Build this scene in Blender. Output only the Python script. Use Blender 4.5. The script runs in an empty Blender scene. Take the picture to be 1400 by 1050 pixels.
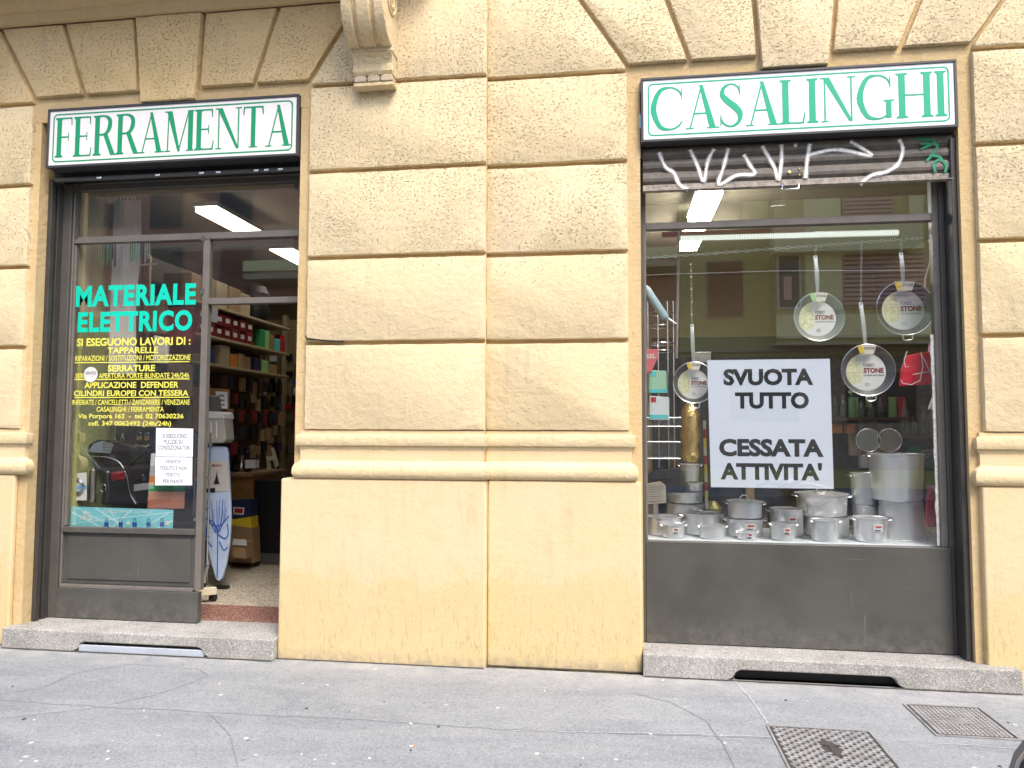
import bpy, bmesh, math, random
from mathutils import Vector, Matrix, noise
random.seed(7)
S = bpy.context.scene
COL = S.collection
R = math.radians

# ------------------------------------------------------------------ camera, sky, sun, exposure
FPX, YAW, PITCH, ROLL, DIST, EYE = 1010.0, R(-7.9), R(3.4), R(0.17), 4.797, 1.55
def _axes():
    cy, sy, cp, sp = math.cos(YAW), math.sin(YAW), math.cos(PITCH), math.sin(PITCH)
    fw = Vector((sy*cp, cy*cp, sp)); r = Vector((cy, -sy, 0)); u = r.cross(fw)
    c, s = math.cos(ROLL), math.sin(ROLL)
    return c*r+s*u, -s*r+c*u, fw
CR, CU, CF = _axes()
CAM = Vector((0, -DIST, EYE))
cd = bpy.data.cameras.new('camera'); cam = bpy.data.objects.new('camera', cd); COL.objects.link(cam)
cam.matrix_world = Matrix(((CR.x, CU.x, -CF.x, CAM.x), (CR.y, CU.y, -CF.y, CAM.y), (CR.z, CU.z, -CF.z, CAM.z), (0, 0, 0, 1)))
cd.sensor_width = 36; cd.lens = FPX/1400*36; cd.clip_start = 0.05; cd.clip_end = 600
S.camera = cam
SUN_EL, SUN_AZ = R(54), R(34)          # height; swing to the right of the wall's normal
w = bpy.data.worlds.new('World'); S.world = w; w.use_nodes = True
nt = w.node_tree; nt.nodes.clear()
sky = nt.nodes.new('ShaderNodeTexSky'); sky.sky_type = 'NISHITA'; sky.sun_disc = False
sky.sun_elevation = SUN_EL; sky.sun_rotation = R(180)-SUN_AZ; sky.air_density = 1.0; sky.dust_density = 3.0; sky.ozone_density = 1.0
bg = nt.nodes.new('ShaderNodeBackground'); bg.inputs[1].default_value = 0.15
out = nt.nodes.new('ShaderNodeOutputWorld')
nt.links.new(sky.outputs[0], bg.inputs[0]); nt.links.new(bg.outputs[0], out.inputs[0])
sl = bpy.data.lights.new('sun', 'SUN'); sl.energy = 1.2; sl.angle = R(22); sl.color = (1, .95, .87)
so = bpy.data.objects.new('sun', sl); COL.objects.link(so)
sd = Vector((math.sin(SUN_AZ)*math.cos(SUN_EL), -math.cos(SUN_AZ)*math.cos(SUN_EL), math.sin(SUN_EL)))
so.rotation_euler = (-sd).to_track_quat('-Z', 'Y').to_euler(); so.location = (6, -8, 14)
S.view_settings.view_transform = 'Standard'; S.view_settings.look = 'None'
S.view_settings.gamma = 1; S.view_settings.use_curve_mapping = False
S.view_settings.exposure = 1.5
S.cycles.max_bounces = 8; S.cycles.transparent_max_bounces = 24; S.cycles.use_denoising = True
S.cycles.caustics_reflective = False; S.cycles.caustics_refractive = False; S.cycles.sample_clamp_indirect = 6

# ------------------------------------------------------------------ measuring helpers (photo pixel + known depth -> place in the street)
def ray(px, py): return CF + CR*((px-700)/FPX) + CU*((525-py)/FPX)
def at(px, py, Y):
    d = ray(px, py); return CAM + d*((Y+DIST)/d.y)
def atz(px, py, Z):
    d = ray(px, py); return CAM + d*((Z-EYE)/d.z)
def atx(px, py, X):
    d = ray(px, py); return CAM + d*((X-CAM.x)/d.x)
def rp(px, py, Y):                      # place seen mirrored in the shop glass (glass at Y .29)
    p = at(px, py, .58-Y); return p.x, p.z

# ------------------------------------------------------------------ mesh helpers
class MB:
    def __init__(s): s.v = []; s.f = []; s.sm = []
    def add(s, vs, fs, smooth=False):
        o = len(s.v); s.v += [tuple(v) for v in vs]
        for f in fs: s.f.append([i+o for i in f]); s.sm.append(smooth)
        return s
    def box(s, x0, x1, y0, y1, z0, z1):
        v = [(x, y, z) for x in (x0, x1) for y in (y0, y1) for z in (z0, z1)]
        return s.add(v, [(0,1,3,2),(4,6,7,5),(0,4,5,1),(2,3,7,6),(0,2,6,4),(1,5,7,3)])
    def prism(s, poly, y0, y1):         # polygon in XZ, from y0 (front) to y1
        n = len(poly); v = [(x, y0, z) for x, z in poly]+[(x, y1, z) for x, z in poly]
        return s.add(v, [tuple(range(n)), tuple(range(2*n-1, n-1, -1))]+[(i, i+n, (i+1) % n+n, (i+1) % n) for i in range(n)])
    def flat(s, poly, y): return s.add([(x, y, z) for x, z in poly], [tuple(range(len(poly)))])
    def tube(s, path, r, n=8, caps=True, closed=False):
        P = [Vector(p) for p in path]; m = len(P); rr = r if isinstance(r, (list, tuple)) else [r]*m
        up = Vector((0.02, 0.01, 1)); vs = []
        prev = None
        for i in range(m):
            a = P[(i-1) % m] if (i > 0 or closed) else P[i]; b = P[(i+1) % m] if (i < m-1 or closed) else P[i]
            t = (b-a).normalized()
            if prev is None: q = t.cross(up if abs(t.z) < .9 else Vector((1, .03, .02))).normalized()
            else: q = (prev-t*prev.dot(t)).normalized()
            prev = q; k = t.cross(q)
            for j in range(n):
                an = 2*math.pi*j/n; vs.append(P[i]+(q*math.cos(an)+k*math.sin(an))*rr[i])
        fs = [(i*n+j, i*n+(j+1) % n, ((i+1) % m)*n+(j+1) % n, ((i+1) % m)*n+j) for i in range(m if closed else m-1) for j in range(n)]
        if caps and not closed: fs += [tuple(range(n-1, -1, -1)), tuple(range((m-1)*n, m*n))]
        return s.add(vs, fs, True)
    def lathe(s, prof, c=(0, 0, 0), axis='z', n=28, sx=1.0):
        vs = []
        for r, h in prof:
            for j in range(n):
                a = 2*math.pi*j/n; x, y = r*math.cos(a)*sx, r*math.sin(a)
                vs.append((c[0]+x, c[1]+y, c[2]+h) if axis == 'z' else (c[0]+x, c[1]+h, c[2]+y) if axis == 'y' else (c[0]+h, c[1]+x, c[2]+y))
        m = len(prof)
        return s.add(vs, [(i*n+j, i*n+(j+1) % n, (i+1)*n+(j+1) % n, (i+1)*n+j) for i in range(m-1) for j in range(n)]+[tuple(range(n-1, -1, -1)), tuple(range((m-1)*n, m*n))], True)
    def strip(s, pts, y, wd):           # flat ribbon in XZ
        P = [Vector(p) for p in pts]; vs = []
        for i, p in enumerate(P):
            t = (P[min(i+1, len(P)-1)]-P[max(i-1, 0)]).normalized(); q = Vector((-t.y, t.x))*(wd[i] if isinstance(wd, list) else wd)/2
            vs += [(p.x+q.x, y, p.y+q.y), (p.x-q.x, y, p.y-q.y)]
        return s.add(vs, [(2*i, 2*i+1, 2*i+3, 2*i+2) for i in range(len(P)-1)])
def wloc(o):
    v = Vector((0, 0, 0))
    while o is not None: v += o.location; o = o.parent
    return v
def build(name, mb, m, parent=None, bevel=0, seg=1, ang=35, tag_=None):
    me = bpy.data.meshes.new(name); off = wloc(parent) if parent else Vector((0, 0, 0))
    me.from_pydata([tuple(Vector(v)-off) for v in mb.v], [], mb.f)
    for p, q in zip(me.polygons, mb.sm): p.use_smooth = q
    bm = bmesh.new(); bm.from_mesh(me)
    bmesh.ops.recalc_face_normals(bm, faces=bm.faces)
    if bevel:
        es = [e for e in bm.edges if len(e.link_faces) == 2 and e.calc_face_angle(0) > R(ang)]
        bmesh.ops.bevel(bm, geom=es, offset=bevel, segments=seg, profile=.5, affect='EDGES', clamp_overlap=True)
    bm.to_mesh(me); bm.free()
    if any(mb.sm): me.set_sharp_from_angle(angle=R(ang))
    if m: me.materials.append(m)
    o = bpy.data.objects.new(name, me); COL.objects.link(o); o.parent = parent
    return o
def tag(o, label, cat, group=None):
    o['label'] = label; o['category'] = cat
    if group: o['group'] = group
    return o
def thing(name, label, cat, loc=(0, 0, 0), group=None):
    o = bpy.data.objects.new(name, None); COL.objects.link(o); o.location = loc; o.empty_display_size = .1
    return tag(o, label, cat, group)
def struct(o): o['kind'] = 'structure'; return o
def stuff(o): o['kind'] = 'stuff'; return o
def dup(root, loc, label=None, rotz=None, group=None, scale=None):
    def cp(o, par):
        c = o.copy(); COL.objects.link(c); c.parent = par
        for ch in list(o.children): cp(ch, c)
        return c
    r = cp(root, None); r.location = loc
    if rotz is not None: r.rotation_euler = (r.rotation_euler.x, r.rotation_euler.y, rotz)
    if scale: r.scale = scale
    if label: r['label'] = label
    if group: r['group'] = group
    return r
def text_mb(body, x0, x1, z0, z1, y, bold=0.0, spacing=1.0, keep=False):
    cu = bpy.data.curves.new('lettering', 'FONT'); cu.body = body; cu.size = 1; cu.offset = bold; cu.space_character = spacing
    cu.resolution_u = 3
    o = bpy.data.objects.new('lettering', cu); COL.objects.link(o)
    me = bpy.data.meshes.new_from_object(o.evaluated_get(bpy.context.evaluated_depsgraph_get()))
    bpy.data.objects.remove(o); bpy.data.curves.remove(cu)
    xs = [v.co.x for v in me.vertices]; ys = [v.co.y for v in me.vertices]
    a, b, c, d = min(xs), max(xs), min(ys), max(ys)
    sx, sz = (x1-x0)/(b-a), (z1-z0)/(d-c)
    mb = MB(); mb.add([(x0+(v.co.x-a)*sx, y, z0+(v.co.y-c)*sz) for v in me.vertices], [tuple(p.vertices) for p in me.polygons])
    bpy.data.meshes.remove(me)
    return mb
def text_px(body, px0, px1, pyt, pyb, Y, bold=0.0, spacing=1.0):
    xm = (px0+px1)/2; a = at(px0, (pyt+pyb)/2, Y); b = at(px1, (pyt+pyb)/2, Y)
    return text_mb(body, a.x, b.x, at(xm, pyb, Y).z, at(xm, pyt, Y).z, Y, bold, spacing)

# ------------------------------------------------------------------ materials
def mat(name, col, rough=.6, metal=0.0, emit=None, var=0.0, scale=8, bump=0.0, bscale=60, spec=.5, coat=0.0, aniso=None):
    m = bpy.data.materials.new(name); m.use_nodes = True; n = m.node_tree.nodes; l = m.node_tree.links
    b = n['Principled BSDF']; b.inputs['Base Color'].default_value = (*col, 1); b.inputs['Roughness'].default_value = rough
    b.inputs['Metallic'].default_value = metal; b.inputs['Specular IOR Level'].default_value = spec
    b.inputs['Coat Weight'].default_value = coat
    if emit: b.inputs['Emission Color'].default_value = (*emit[:3], 1); b.inputs['Emission Strength'].default_value = emit[3]
    if var or bump:
        g = n.new('ShaderNodeNewGeometry')
    if var:
        t = n.new('ShaderNodeTexNoise'); t.inputs['Scale'].default_value = scale; t.inputs['Detail'].default_value = 6; t.inputs['Roughness'].default_value = .65
        l.new(g.outputs['Position'], t.inputs['Vector'])
        r = n.new('ShaderNodeMapRange'); r.inputs[1].default_value = .3; r.inputs[2].default_value = .7; r.inputs[3].default_value = 1-var; r.inputs[4].default_value = 1+var
        l.new(t.outputs[0], r.inputs[0])
        x = n.new('ShaderNodeMix'); x.data_type = 'RGBA'; x.blend_type = 'MULTIPLY'; x.inputs[0].default_value = 1; x.inputs[6].default_value = (*col, 1)
        l.new(r.outputs[0], x.inputs[7]); l.new(x.outputs[2], b.inputs['Base Color'])
        r2 = n.new('ShaderNodeMapRange'); r2.inputs[3].default_value = max(0, rough-.12); r2.inputs[4].default_value = min(1, rough+.12)
        l.new(t.outputs[0], r2.inputs[0]); l.new(r2.outputs[0], b.inputs['Roughness'])
    if bump:
        t = n.new('ShaderNodeTexNoise'); t.inputs['Scale'].default_value = bscale; t.inputs['Detail'].default_value = 4
        l.new(g.outputs['Position'], t.inputs['Vector'])
        bp = n.new('ShaderNodeBump'); bp.inputs['Strength'].default_value = bump; bp.inputs['Distance'].default_value = .01
        l.new(t.outputs[0], bp.inputs['Height']); l.new(bp.outputs[0], b.inputs['Normal'])
    return m
class NB:                                # tiny node-graph helper
    def __init__(s, name):
        s.m = bpy.data.materials.new(name); s.m.use_nodes = True; s.n = s.m.node_tree.nodes; s.l = s.m.node_tree.links
        s.b = s.n['Principled BSDF']; s.g = s.n.new('ShaderNodeNewGeometry').outputs['Position']
        sp = s.n.new('ShaderNodeSeparateXYZ'); s.l.new(s.g, sp.inputs[0]); s.x, s.y, s.z = sp.outputs
    def put(s, sock, v):
        if hasattr(v, 'links') or isinstance(v, bpy.types.NodeSocket): s.l.new(v, sock)
        else: sock.default_value = v
    def noise(s, scale, detail=4, rough=.55, vec=None, dist=0):
        t = s.n.new('ShaderNodeTexNoise'); t.inputs['Scale'].default_value = scale; t.inputs['Detail'].default_value = detail; t.inputs['Roughness'].default_value = rough
        t.inputs['Distortion'].default_value = dist; s.l.new(vec or s.g, t.inputs['Vector']); return t.outputs[0]
    def voro(s, scale, feature='F1', vec=None, rnd=1):
        t = s.n.new('ShaderNodeTexVoronoi'); t.feature = feature; t.inputs['Scale'].default_value = scale; t.inputs['Randomness'].default_value = rnd
        s.l.new(vec or s.g, t.inputs['Vector']); return t.outputs
    def scaled(s, sc, rot=(0, 0, 0)):
        t = s.n.new('ShaderNodeMapping'); t.inputs['Scale'].default_value = sc; t.inputs['Rotation'].default_value = rot; s.l.new(s.g, t.inputs['Vector']); return t.outputs[0]
    def rng(s, v, a, b, c=0., d=1., smooth=False):
        t = s.n.new('ShaderNodeMapRange'); 
        if smooth: t.interpolation_type = 'SMOOTHSTEP'
        s.put(t.inputs[0], v)
        for i, q in enumerate((a, b, c, d)): s.put(t.inputs[i+1], q)
        return t.outputs[0]
    def op(s, o, a, b=0.):
        t = s.n.new('ShaderNodeMath'); t.operation = o; s.put(t.inputs[0], a); s.put(t.inputs[1], b); return t.outputs[0]
    def mix(s, f, a, b, mode='MIX'):
        t = s.n.new('ShaderNodeMix'); t.data_type = 'RGBA'; t.blend_type = mode; s.put(t.inputs[0], f)
        s.put(t.inputs[6], (*a, 1) if isinstance(a, tuple) else a); s.put(t.inputs[7], (*b, 1) if isinstance(b, tuple) else b); return t.outputs[2]
    def bump(s, h, strength=.5, dist=.01, prev=None):
        t = s.n.new('ShaderNodeBump'); t.inputs['Strength'].default_value = strength; t.inputs['Distance'].default_value = dist
        s.put(t.inputs['Height'], h)
        if prev: s.l.new(prev, t.inputs['Normal'])
        return t.outputs[0]
    def done(s, col, rough=.8, nrm=None, metal=0., spec=.3):
        s.put(s.b.inputs['Base Color'], (*col, 1) if isinstance(col, tuple) else col); s.put(s.b.inputs['Roughness'], rough); s.put(s.b.inputs['Metallic'], metal)
        s.b.inputs['Specular IOR Level'].default_value = spec
        if nrm: s.l.new(nrm, s.b.inputs['Normal'])
        return s.m

def plaster(name, base, warm, pits=1.0, marks=0.0):
    k = NB(name)
    big = k.noise(1.6, 4, .6); mid = k.noise(9, 5, .6); fine = k.noise(130, 3, .7)
    c = k.mix(k.rng(big, .35, .68), base, warm)
    c = k.mix(k.op('MULTIPLY', k.rng(mid, .5, .72), .35), c, (base[0]*.86, base[1]*.83, base[2]*.72))
    stn = k.op('MULTIPLY', k.rng(k.noise(5, 4, .6, k.scaled((3.5, 1, .35))), .50, .68), k.rng(k.noise(1.1, 3), .45, .6))
    c = k.mix(k.op('MULTIPLY', stn, .42), c, (.42, .36, .23))
    oi = k.n.new('ShaderNodeObjectInfo'); c = k.mix(k.rng(oi.outputs['Random'], 0, 1, 0, .30), c, (base[0]*.93, base[1]*.89, base[2]*.80))
    c = k.mix(k.op('MULTIPLY', k.rng(k.noise(3.5, 6, .7), .52, .74), .3), c, (.70, .56, .40))
    nrm = k.bump(fine, .35, .004)
    nrm = k.bump(k.noise(20, 6, .68), .22 if marks else .5, .022, nrm)
    if pits:
        # travertine-like pits: lots high up on the wall, few near eye level where it was repainted
        dens = k.op('MULTIPLY', k.rng(k.z, 2.45, 2.9, .18, 1.), k.rng(k.noise(2.6, 3), .34, .62, .45, 1.05))
        v = k.noise(58, 3, .6, k.scaled((1, 1, 1.5)), .3)
        thr = k.rng(dens, 0, 1, .69, .575)
        pit = k.rng(k.op('SUBTRACT', v, thr), 0., .05)
        v2 = k.voro(24, vec=k.scaled((1, 1, 1.3)))[0]
        pit2 = k.op('MULTIPLY', k.rng(v2, .17, .10), k.rng(k.noise(5), .5, .62))
        pt = k.op('MULTIPLY', k.op('MAXIMUM', pit, k.op('MULTIPLY', pit2, dens)), pits)
        c = k.mix(k.op('MULTIPLY', pt, .5), c, (.33, .26, .155))
        nrm = k.bump(k.op('MULTIPLY', pt, -1.), .9, .012, nrm)
    if marks:
        m = k.rng(k.z, .78, .1, 0, 1)
        st = k.noise(13, 3, .6, k.scaled((4.2, 1, .5), (0, .38, 0)), 1.1); st2 = k.noise(17, 3, .6, k.scaled((4., 1, .6), (0, -.5, 0)), 1.2)
        line = k.op('MAXIMUM', k.rng(st, .60, .635), k.rng(st2, .605, .64))
        mk = k.op('MULTIPLY', k.op('MULTIPLY', line, m), marks)
        c = k.mix(k.op('MULTIPLY', m, k.rng(k.noise(4, 5, .7), .35, .7, 0, .45)), c, (base[0]*.83, base[1]*.80, base[2]*.62))
        c = k.mix(k.op('MULTIPLY', mk, .55), c, (.30, .23, .14))
        low = k.rng(k.op('ADD', k.z, k.rng(k.noise(2.2, 5, .65), 0, 1, -.35, .35)), .58, .50)
        c = k.mix(k.op('MULTIPLY', low, .6), c, (.60, .475, .235))
        foot = k.op('MULTIPLY', k.rng(k.z, .09, 0.), k.rng(k.noise(22, 4), .35, .6, .2, .8))
        c = k.mix(foot, c, (.33, .28, .22))
        sp = k.op('MULTIPLY', k.rng(k.noise(60, 2), .74, .77), .6)
        c = k.mix(sp, c, (.35, .25, .13))
        nrm = k.bump(k.op('MULTIPLY', mk, -1.), .5, .004, nrm)
    return k.done(c, .88, nrm, spec=.2)
WALL = (.67, .545, .335); WARM = (.70, .565, .37)
M_block = plaster('pitted yellow plaster', WALL, WARM, 1.0)
M_blocko = plaster('deep ochre block plaster', (.66, .49, .25), (.70, .525, .295), 1.0)  # deeper ochre for the left bay voussoirs and the block beside them
M_plinth = plaster('smooth yellow plaster', (.68, .53, .31), (.71, .54, .35), .0, 1.0)
M_mould = plaster('moulding plaster', (.66, .53, .315), (.69, .55, .34), .35)
M_ochre = plaster('ochre background plaster', (.56, .41, .21), (.61, .46, .26), .15)

def concrete(name, a, b, sp, scl=1.0):
    k = NB(name)
    c = k.mix(k.rng(k.noise(3*scl, 5, .65), .35, .65), a, b)
    g = k.voro(150)[1]; gg = k.n.new('ShaderNodeSeparateColor'); k.l.new(g, gg.inputs[0])
    c = k.mix(k.op('MULTIPLY', k.rng(gg.outputs[0], .72, .8), sp), c, (.62, .6, .55))
    c = k.mix(k.op('MULTIPLY', k.rng(gg.outputs[1], .74, .82), sp), c, (.09, .085, .08))
    c = k.mix(k.rng(k.noise(11, 5, .7), .55, .8, 0, .5), c, (a[0]*.55, a[1]*.52, a[2]*.48))
    return k.done(c, .85, k.bump(k.noise(90, 5, .7), .5, .008, k.bump(k.noise(12, 4), .4, .02)), spec=.25)
M_step = concrete('worn granite step', (.28, .27, .25), (.40, .385, .36), .45)
def asphalt():
    k = NB('pavement asphalt')
    c = k.mix(k.rng(k.noise(.8, 5, .6), .32, .68), (.205, .220, .232), (.272, .286, .296))
    c = k.mix(k.rng(k.noise(3.5, 6, .7, k.scaled((.5, 1.4, 1))), .45, .7, 0, .65), c, (.31, .315, .325))
    c = k.mix(k.rng(k.noise(1.3, 3, .5, k.scaled((.6, 2.2, 1)), 1.), .52, .60, 0, .35), c, (.17, .18, .20))
    v = k.voro(120); gg = k.n.new('ShaderNodeSeparateColor'); k.l.new(v[1], gg.inputs[0])
    c = k.mix(k.rng(gg.outputs[0], .80, .86, 0, .35), c, (.40, .41, .43))
    c = k.mix(k.rng(gg.outputs[1], .76, .86, 0, .4), c, (.12, .12, .13))
    # pale trodden spots
    v3 = k.voro(5.5); g3 = k.n.new('ShaderNodeSeparateColor'); k.l.new(v3[1], g3.inputs[0])
    wob = k.op('ADD', v3[0], k.rng(k.noise(40), 0, 1, -.03, .03))
    spot = k.op('MULTIPLY', k.rng(wob, k.rng(g3.outputs[2], 0, 1, .045, .09), .035), k.rng(g3.outputs[0], .45, .5))
    c = k.mix(k.op('MULTIPLY', spot, .8), c, k.mix(k.rng(g3.outputs[1], .6, .7), (.62, .62, .62), (.16, .16, .17)))
    # dust against the wall
    c = k.mix(k.op('MULTIPLY', k.rng(k.y, -.35, .02), k.rng(k.noise(7, 5), .35, .7, .1, .7)), c, (.46, .44, .41))
    return k.done(c, .82, k.bump(k.noise(140, 4, .7), .6, .006, k.bump(k.noise(4, 3), .25, .03)), spec=.25)
M_asph = asphalt()
M_road = mat('road asphalt', (.09, .09, .095), .85, var=.25, scale=3, bump=.4, bscale=90)
M_kerb = concrete('granite kerb', (.40, .40, .41), (.50, .50, .50), .6)
M_terr = concrete('terrazzo floor', (.40, .33, .24), (.50, .42, .31), 1.0)
M_thr = concrete('red stone threshold', (.17, .06, .038), (.23, .085, .055), .4)
M_frame = mat('grey brown painted metal', (.085, .078, .069), .42, var=.12, scale=6, bump=.06, bscale=180)
M_framel = mat('lighter grey metal bars', (.15, .135, .118), .38, var=.12, scale=9)
M_guide = mat('guide channel metal', (.045, .041, .037), .45, var=.2, scale=9)
M_dark = mat('black painted metal', (.012, .012, .013), .35, var=.2, scale=12)
M_black = mat('black', (.008, .008, .009), .5)
def panelmat():
    k = NB('scuffed grey panel')
    c = k.mix(k.rng(k.noise(2.5, 4, .6), .35, .65), (.062, .060, .053), (.080, .077, .069))
    c = k.mix(k.rng(k.noise(30, 4, .7, k.scaled((.5, 1, 2.5))), .70, .76, 0, .55), c, (.20, .19, .17))
    c = k.mix(k.op('MULTIPLY', k.rng(k.z, .34, .15), k.rng(k.noise(14, 5, .7), .4, .65, 0, .55)), c, (.17, .16, .145))
    sc1 = k.op('MULTIPLY', k.rng(k.noise(7, 4, .7, k.scaled((.25, 1, 9), (0, .5, 0))), .68, .70), k.rng(k.noise(3), .5, .58))
    sc2 = k.op('MULTIPLY', k.rng(k.noise(8, 4, .7, k.scaled((8, 1, .3), (0, .15, 0))), .67, .69), k.rng(k.noise(2.3), .48, .56))
    c = k.mix(k.op('MULTIPLY', k.op('MAXIMUM', sc1, sc2), .55), c, (.19, .185, .175))
    return k.done(c, k.rng(k.noise(5), .3, .7, .32, .5), k.bump(k.noise(3, 2), .12, .02), spec=.5)
M_panel = panelmat()
M_paper = mat('white paper', (.80, .81, .86), .65, var=.02, bump=.1, bscale=5)
M_ink = mat('black ink', (.018, .018, .022), .5)
M_inkg = mat('grey ink', (.10, .10, .11), .5)
M_sign = mat('sign face acrylic', (.83, .83, .83), .25, var=.015, scale=3)
M_signw = mat('sign face acrylic shaded', (.80, .75, .72), .28, var=.02, scale=3)  # greyer and pinker than the right sign: shade put into the colour
M_green1 = mat('sign green', (.0, .27, .105), .35)
M_green2 = mat('sign emerald', (.0, .33, .18), .35)
M_turq = mat('turquoise vinyl', (.0, .56, .40), .4)
M_yell = mat('yellow vinyl', (.74, .70, .11), .4)
M_white = mat('white plastic', (.78, .78, .76), .4)
M_cream = mat('cream enamel', (.70, .64, .47), .4, var=.05)
M_chrome = mat('chrome wire', (.72, .73, .74), .2, 1.0)
def alum():
    k = NB('brushed aluminium')
    t = k.noise(60, 2, .6, k.scaled((.05, .05, 16)))
    c = k.mix(t, (.925, .935, .945), (.945, .955, .96))
    tg = k.n.new('ShaderNodeTangent'); tg.direction_type = 'RADIAL'; tg.axis = 'Z'; k.l.new(tg.outputs[0], k.b.inputs['Tangent'])
    k.b.inputs['Anisotropic'].default_value = .6; k.b.inputs['Anisotropic Rotation'].default_value = .0
    return k.done(c, .27, metal=.66, spec=.6)
M_alu = alum()
M_stone = mat('speckled nonstick', (.085, .085, .085), .4, var=.5, scale=160)
M_glassjar = bpy.data.materials.new('jar glass'); M_glassjar.use_nodes = True
def glassmat(m, tint, f0, rough=0.0):
    m.use_nodes = True
    n = m.node_tree.nodes; l = m.node_tree.links; n.clear()
    o = n.new('ShaderNodeOutputMaterial'); tr = n.new('ShaderNodeBsdfTransparent'); gl = n.new('ShaderNodeBsdfGlossy'); mx = n.new('ShaderNodeMixShader')
    g = n.new('ShaderNodeNewGeometry'); d = n.new('ShaderNodeVectorMath'); d.operation = 'DOT_PRODUCT'
    l.new(g.outputs['Normal'], d.inputs[0]); l.new(g.outputs['Incoming'], d.inputs[1]); prev = d.outputs['Value']
    for op_, v in (('ABSOLUTE', 0), ('SUBTRACT', 1), ('POWER', 5), ('MULTIPLY_ADD', 1-f0)):     # Schlick, the same from both sides
        q = n.new('ShaderNodeMath'); q.operation = op_; q.use_clamp = True
        if op_ == 'SUBTRACT': q.inputs[0].default_value = 1; l.new(prev, q.inputs[1])
        else:
            l.new(prev, q.inputs[0]); q.inputs[1].default_value = v
            if op_ == 'MULTIPLY_ADD': q.inputs[2].default_value = f0
        prev = q.outputs[0]
    tr.inputs[0].default_value = (*tint, 1); gl.inputs['Roughness'].default_value = rough
    l.new(prev, mx.inputs[0]); l.new(tr.outputs[0], mx.inputs[1]); l.new(gl.outputs[0], mx.inputs[2]); l.new(mx.outputs[0], o.inputs[0])
    return m
M_glass = glassmat(bpy.data.materials.new('shop glass'), (.98, .985, .98), .145)
glassmat(M_glassjar, (.90, .93, .91), .10, .03)
def cm(n, r, g, b, rough=.5, **k): return mat(n, (r, g, b), rough, **k)
M_red = cm('red', .50, .02, .03); M_dred = cm('dark red', .22, .015, .02); M_blue = cm('blue', .03, .10, .38); M_lblue = cm('light blue', .42, .62, .80)
M_nav = cm('navy', .02, .03, .09); M_org = cm('orange', .75, .25, .04); M_yel2 = cm('warm yellow', .75, .55, .04); M_pink = cm('pink', .85, .22, .55)
M_grn = cm('green', .04, .32, .12); M_lgrn = cm('light green', .35, .65, .25); M_card = cm('cardboard', .40, .26, .14, .8, var=.1); M_wood = cm('varnished wood', .38, .19, .06, .45, var=.2, scale=12)
M_brown = cm('brown', .11, .06, .035); M_tan = cm('tan', .34, .22, .12, var=.1); M_purple = cm('purple', .18, .05, .28); M_aqua = cm('aqua', .10, .62, .66)
M_shelf = cm('painted shelf', .50, .40, .26, .55, var=.08); M_inner = cm('shop wall', .30, .24, .15, .8, var=.1); M_gold = mat('brass', (.75, .52, .20), .3, 1.0); M_foil = mat('gold foil', (.85, .62, .22), .25, .9, bump=1., bscale=35)
M_lamp = mat('fluorescent tube cover', (.9, .9, .85), .4, emit=(1., .96, .80, 2.6))
M_lampr = mat('bright fluorescent cover', (.9, .9, .85), .4, emit=(1., .97, .86, 26))
M_tubeglow = mat('ribbed tube with added glow', (.7, .74, .70), .35, emit=(.95, 1., .92, .55))  # glow added to the ribbed tube to brighten the pots below
M_lampf = mat('lamp housing', (.7, .7, .66), .4)

# ------------------------------------------------------------------ ground
def plane(name, x0, x1, y0, y1, z, m, zb=None):
    mb = MB()
    if zb is None: mb.add([(x0, y0, z), (x1, y0, z), (x1, y1, z), (x0, y1, z)], [(0, 1, 2, 3)])
    else: mb.box(x0, x1, y0, y1, zb, z)
    return struct(build(name, mb, m))
plane('ground', -150, 150, -150, 150, -.14, M_road)
KY = -5.1
plane('pavement', -30, 30, KY, .02, 0, M_asph, -.13)
plane('kerb', -30, 30, KY-.16, KY-.002, -.003, M_kerb, -.135)
plane('road', -30, 30, -12.2, KY-.162, -.132, M_road)
plane('opposite_pavement', -30, 30, -15.2, -12.2, .0, M_asph, -.13)
# hairline cracks and a patch seam in the asphalt
M_crack = mat('crack filler', (.195, .205, .215), .9); M_seam = mat('pale patch seam', (.43, .43, .44), .85, var=.2, scale=30)
def crack(pts, wd, m, z=.002, sub=34):
    P = [atz(x, y, 0) for x, y in pts]; Q = []
    for a, b in zip(P[:-1], P[1:]):
        for i in range(sub): 
            p = a.lerp(b, i/sub); s = noise.noise(p*9)*.012+noise.noise(p*60)*.006; Q.append(Vector((p.x+s*.4, p.y+s)))
    Q.append(Vector((P[-1].x, P[-1].y)))
    mb = MB(); vs = []
    for i, p in enumerate(Q):
        t = (Q[min(i+1, len(Q)-1)]-Q[max(i-1, 0)]).normalized(); ww = wd*(.5+.6*abs(noise.noise(Vector((p.x*23, p.y*23, 3))))); q = Vector((-t.y, t.x))*ww/2
        vs += [(p.x+q.x, p.y+q.y, z), (p.x-q.x, p.y-q.y, z)]
    mb.add(vs, [(2*i, 2*i+1, 2*i+3, 2*i+2) for i in range(len(Q)-1)])
    return struct(build('pavement_crack', mb, m))
crack([(-10, 957), (130, 966), (330, 976), (520, 986), (690, 998), (1060, 1010)], .006, M_crack)
crack([(700, 1000), (900, 1003), (1225, 1013), (1400, 1024)], .008, M_seam, .0025)
crack([(0, 983), (120, 970), (215, 950), (285, 925), (270, 915), (180, 908), (100, 921), (60, 940), (0, 950)], .006, M_crack, .003)
crack([(862, 947), (920, 962), (965, 985), (990, 1020), (1010, 1060)], .007, M_crack, .0035)
crack([(1000, 925), (1030, 960), (1050, 990)], .012, M_seam, .003)
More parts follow.
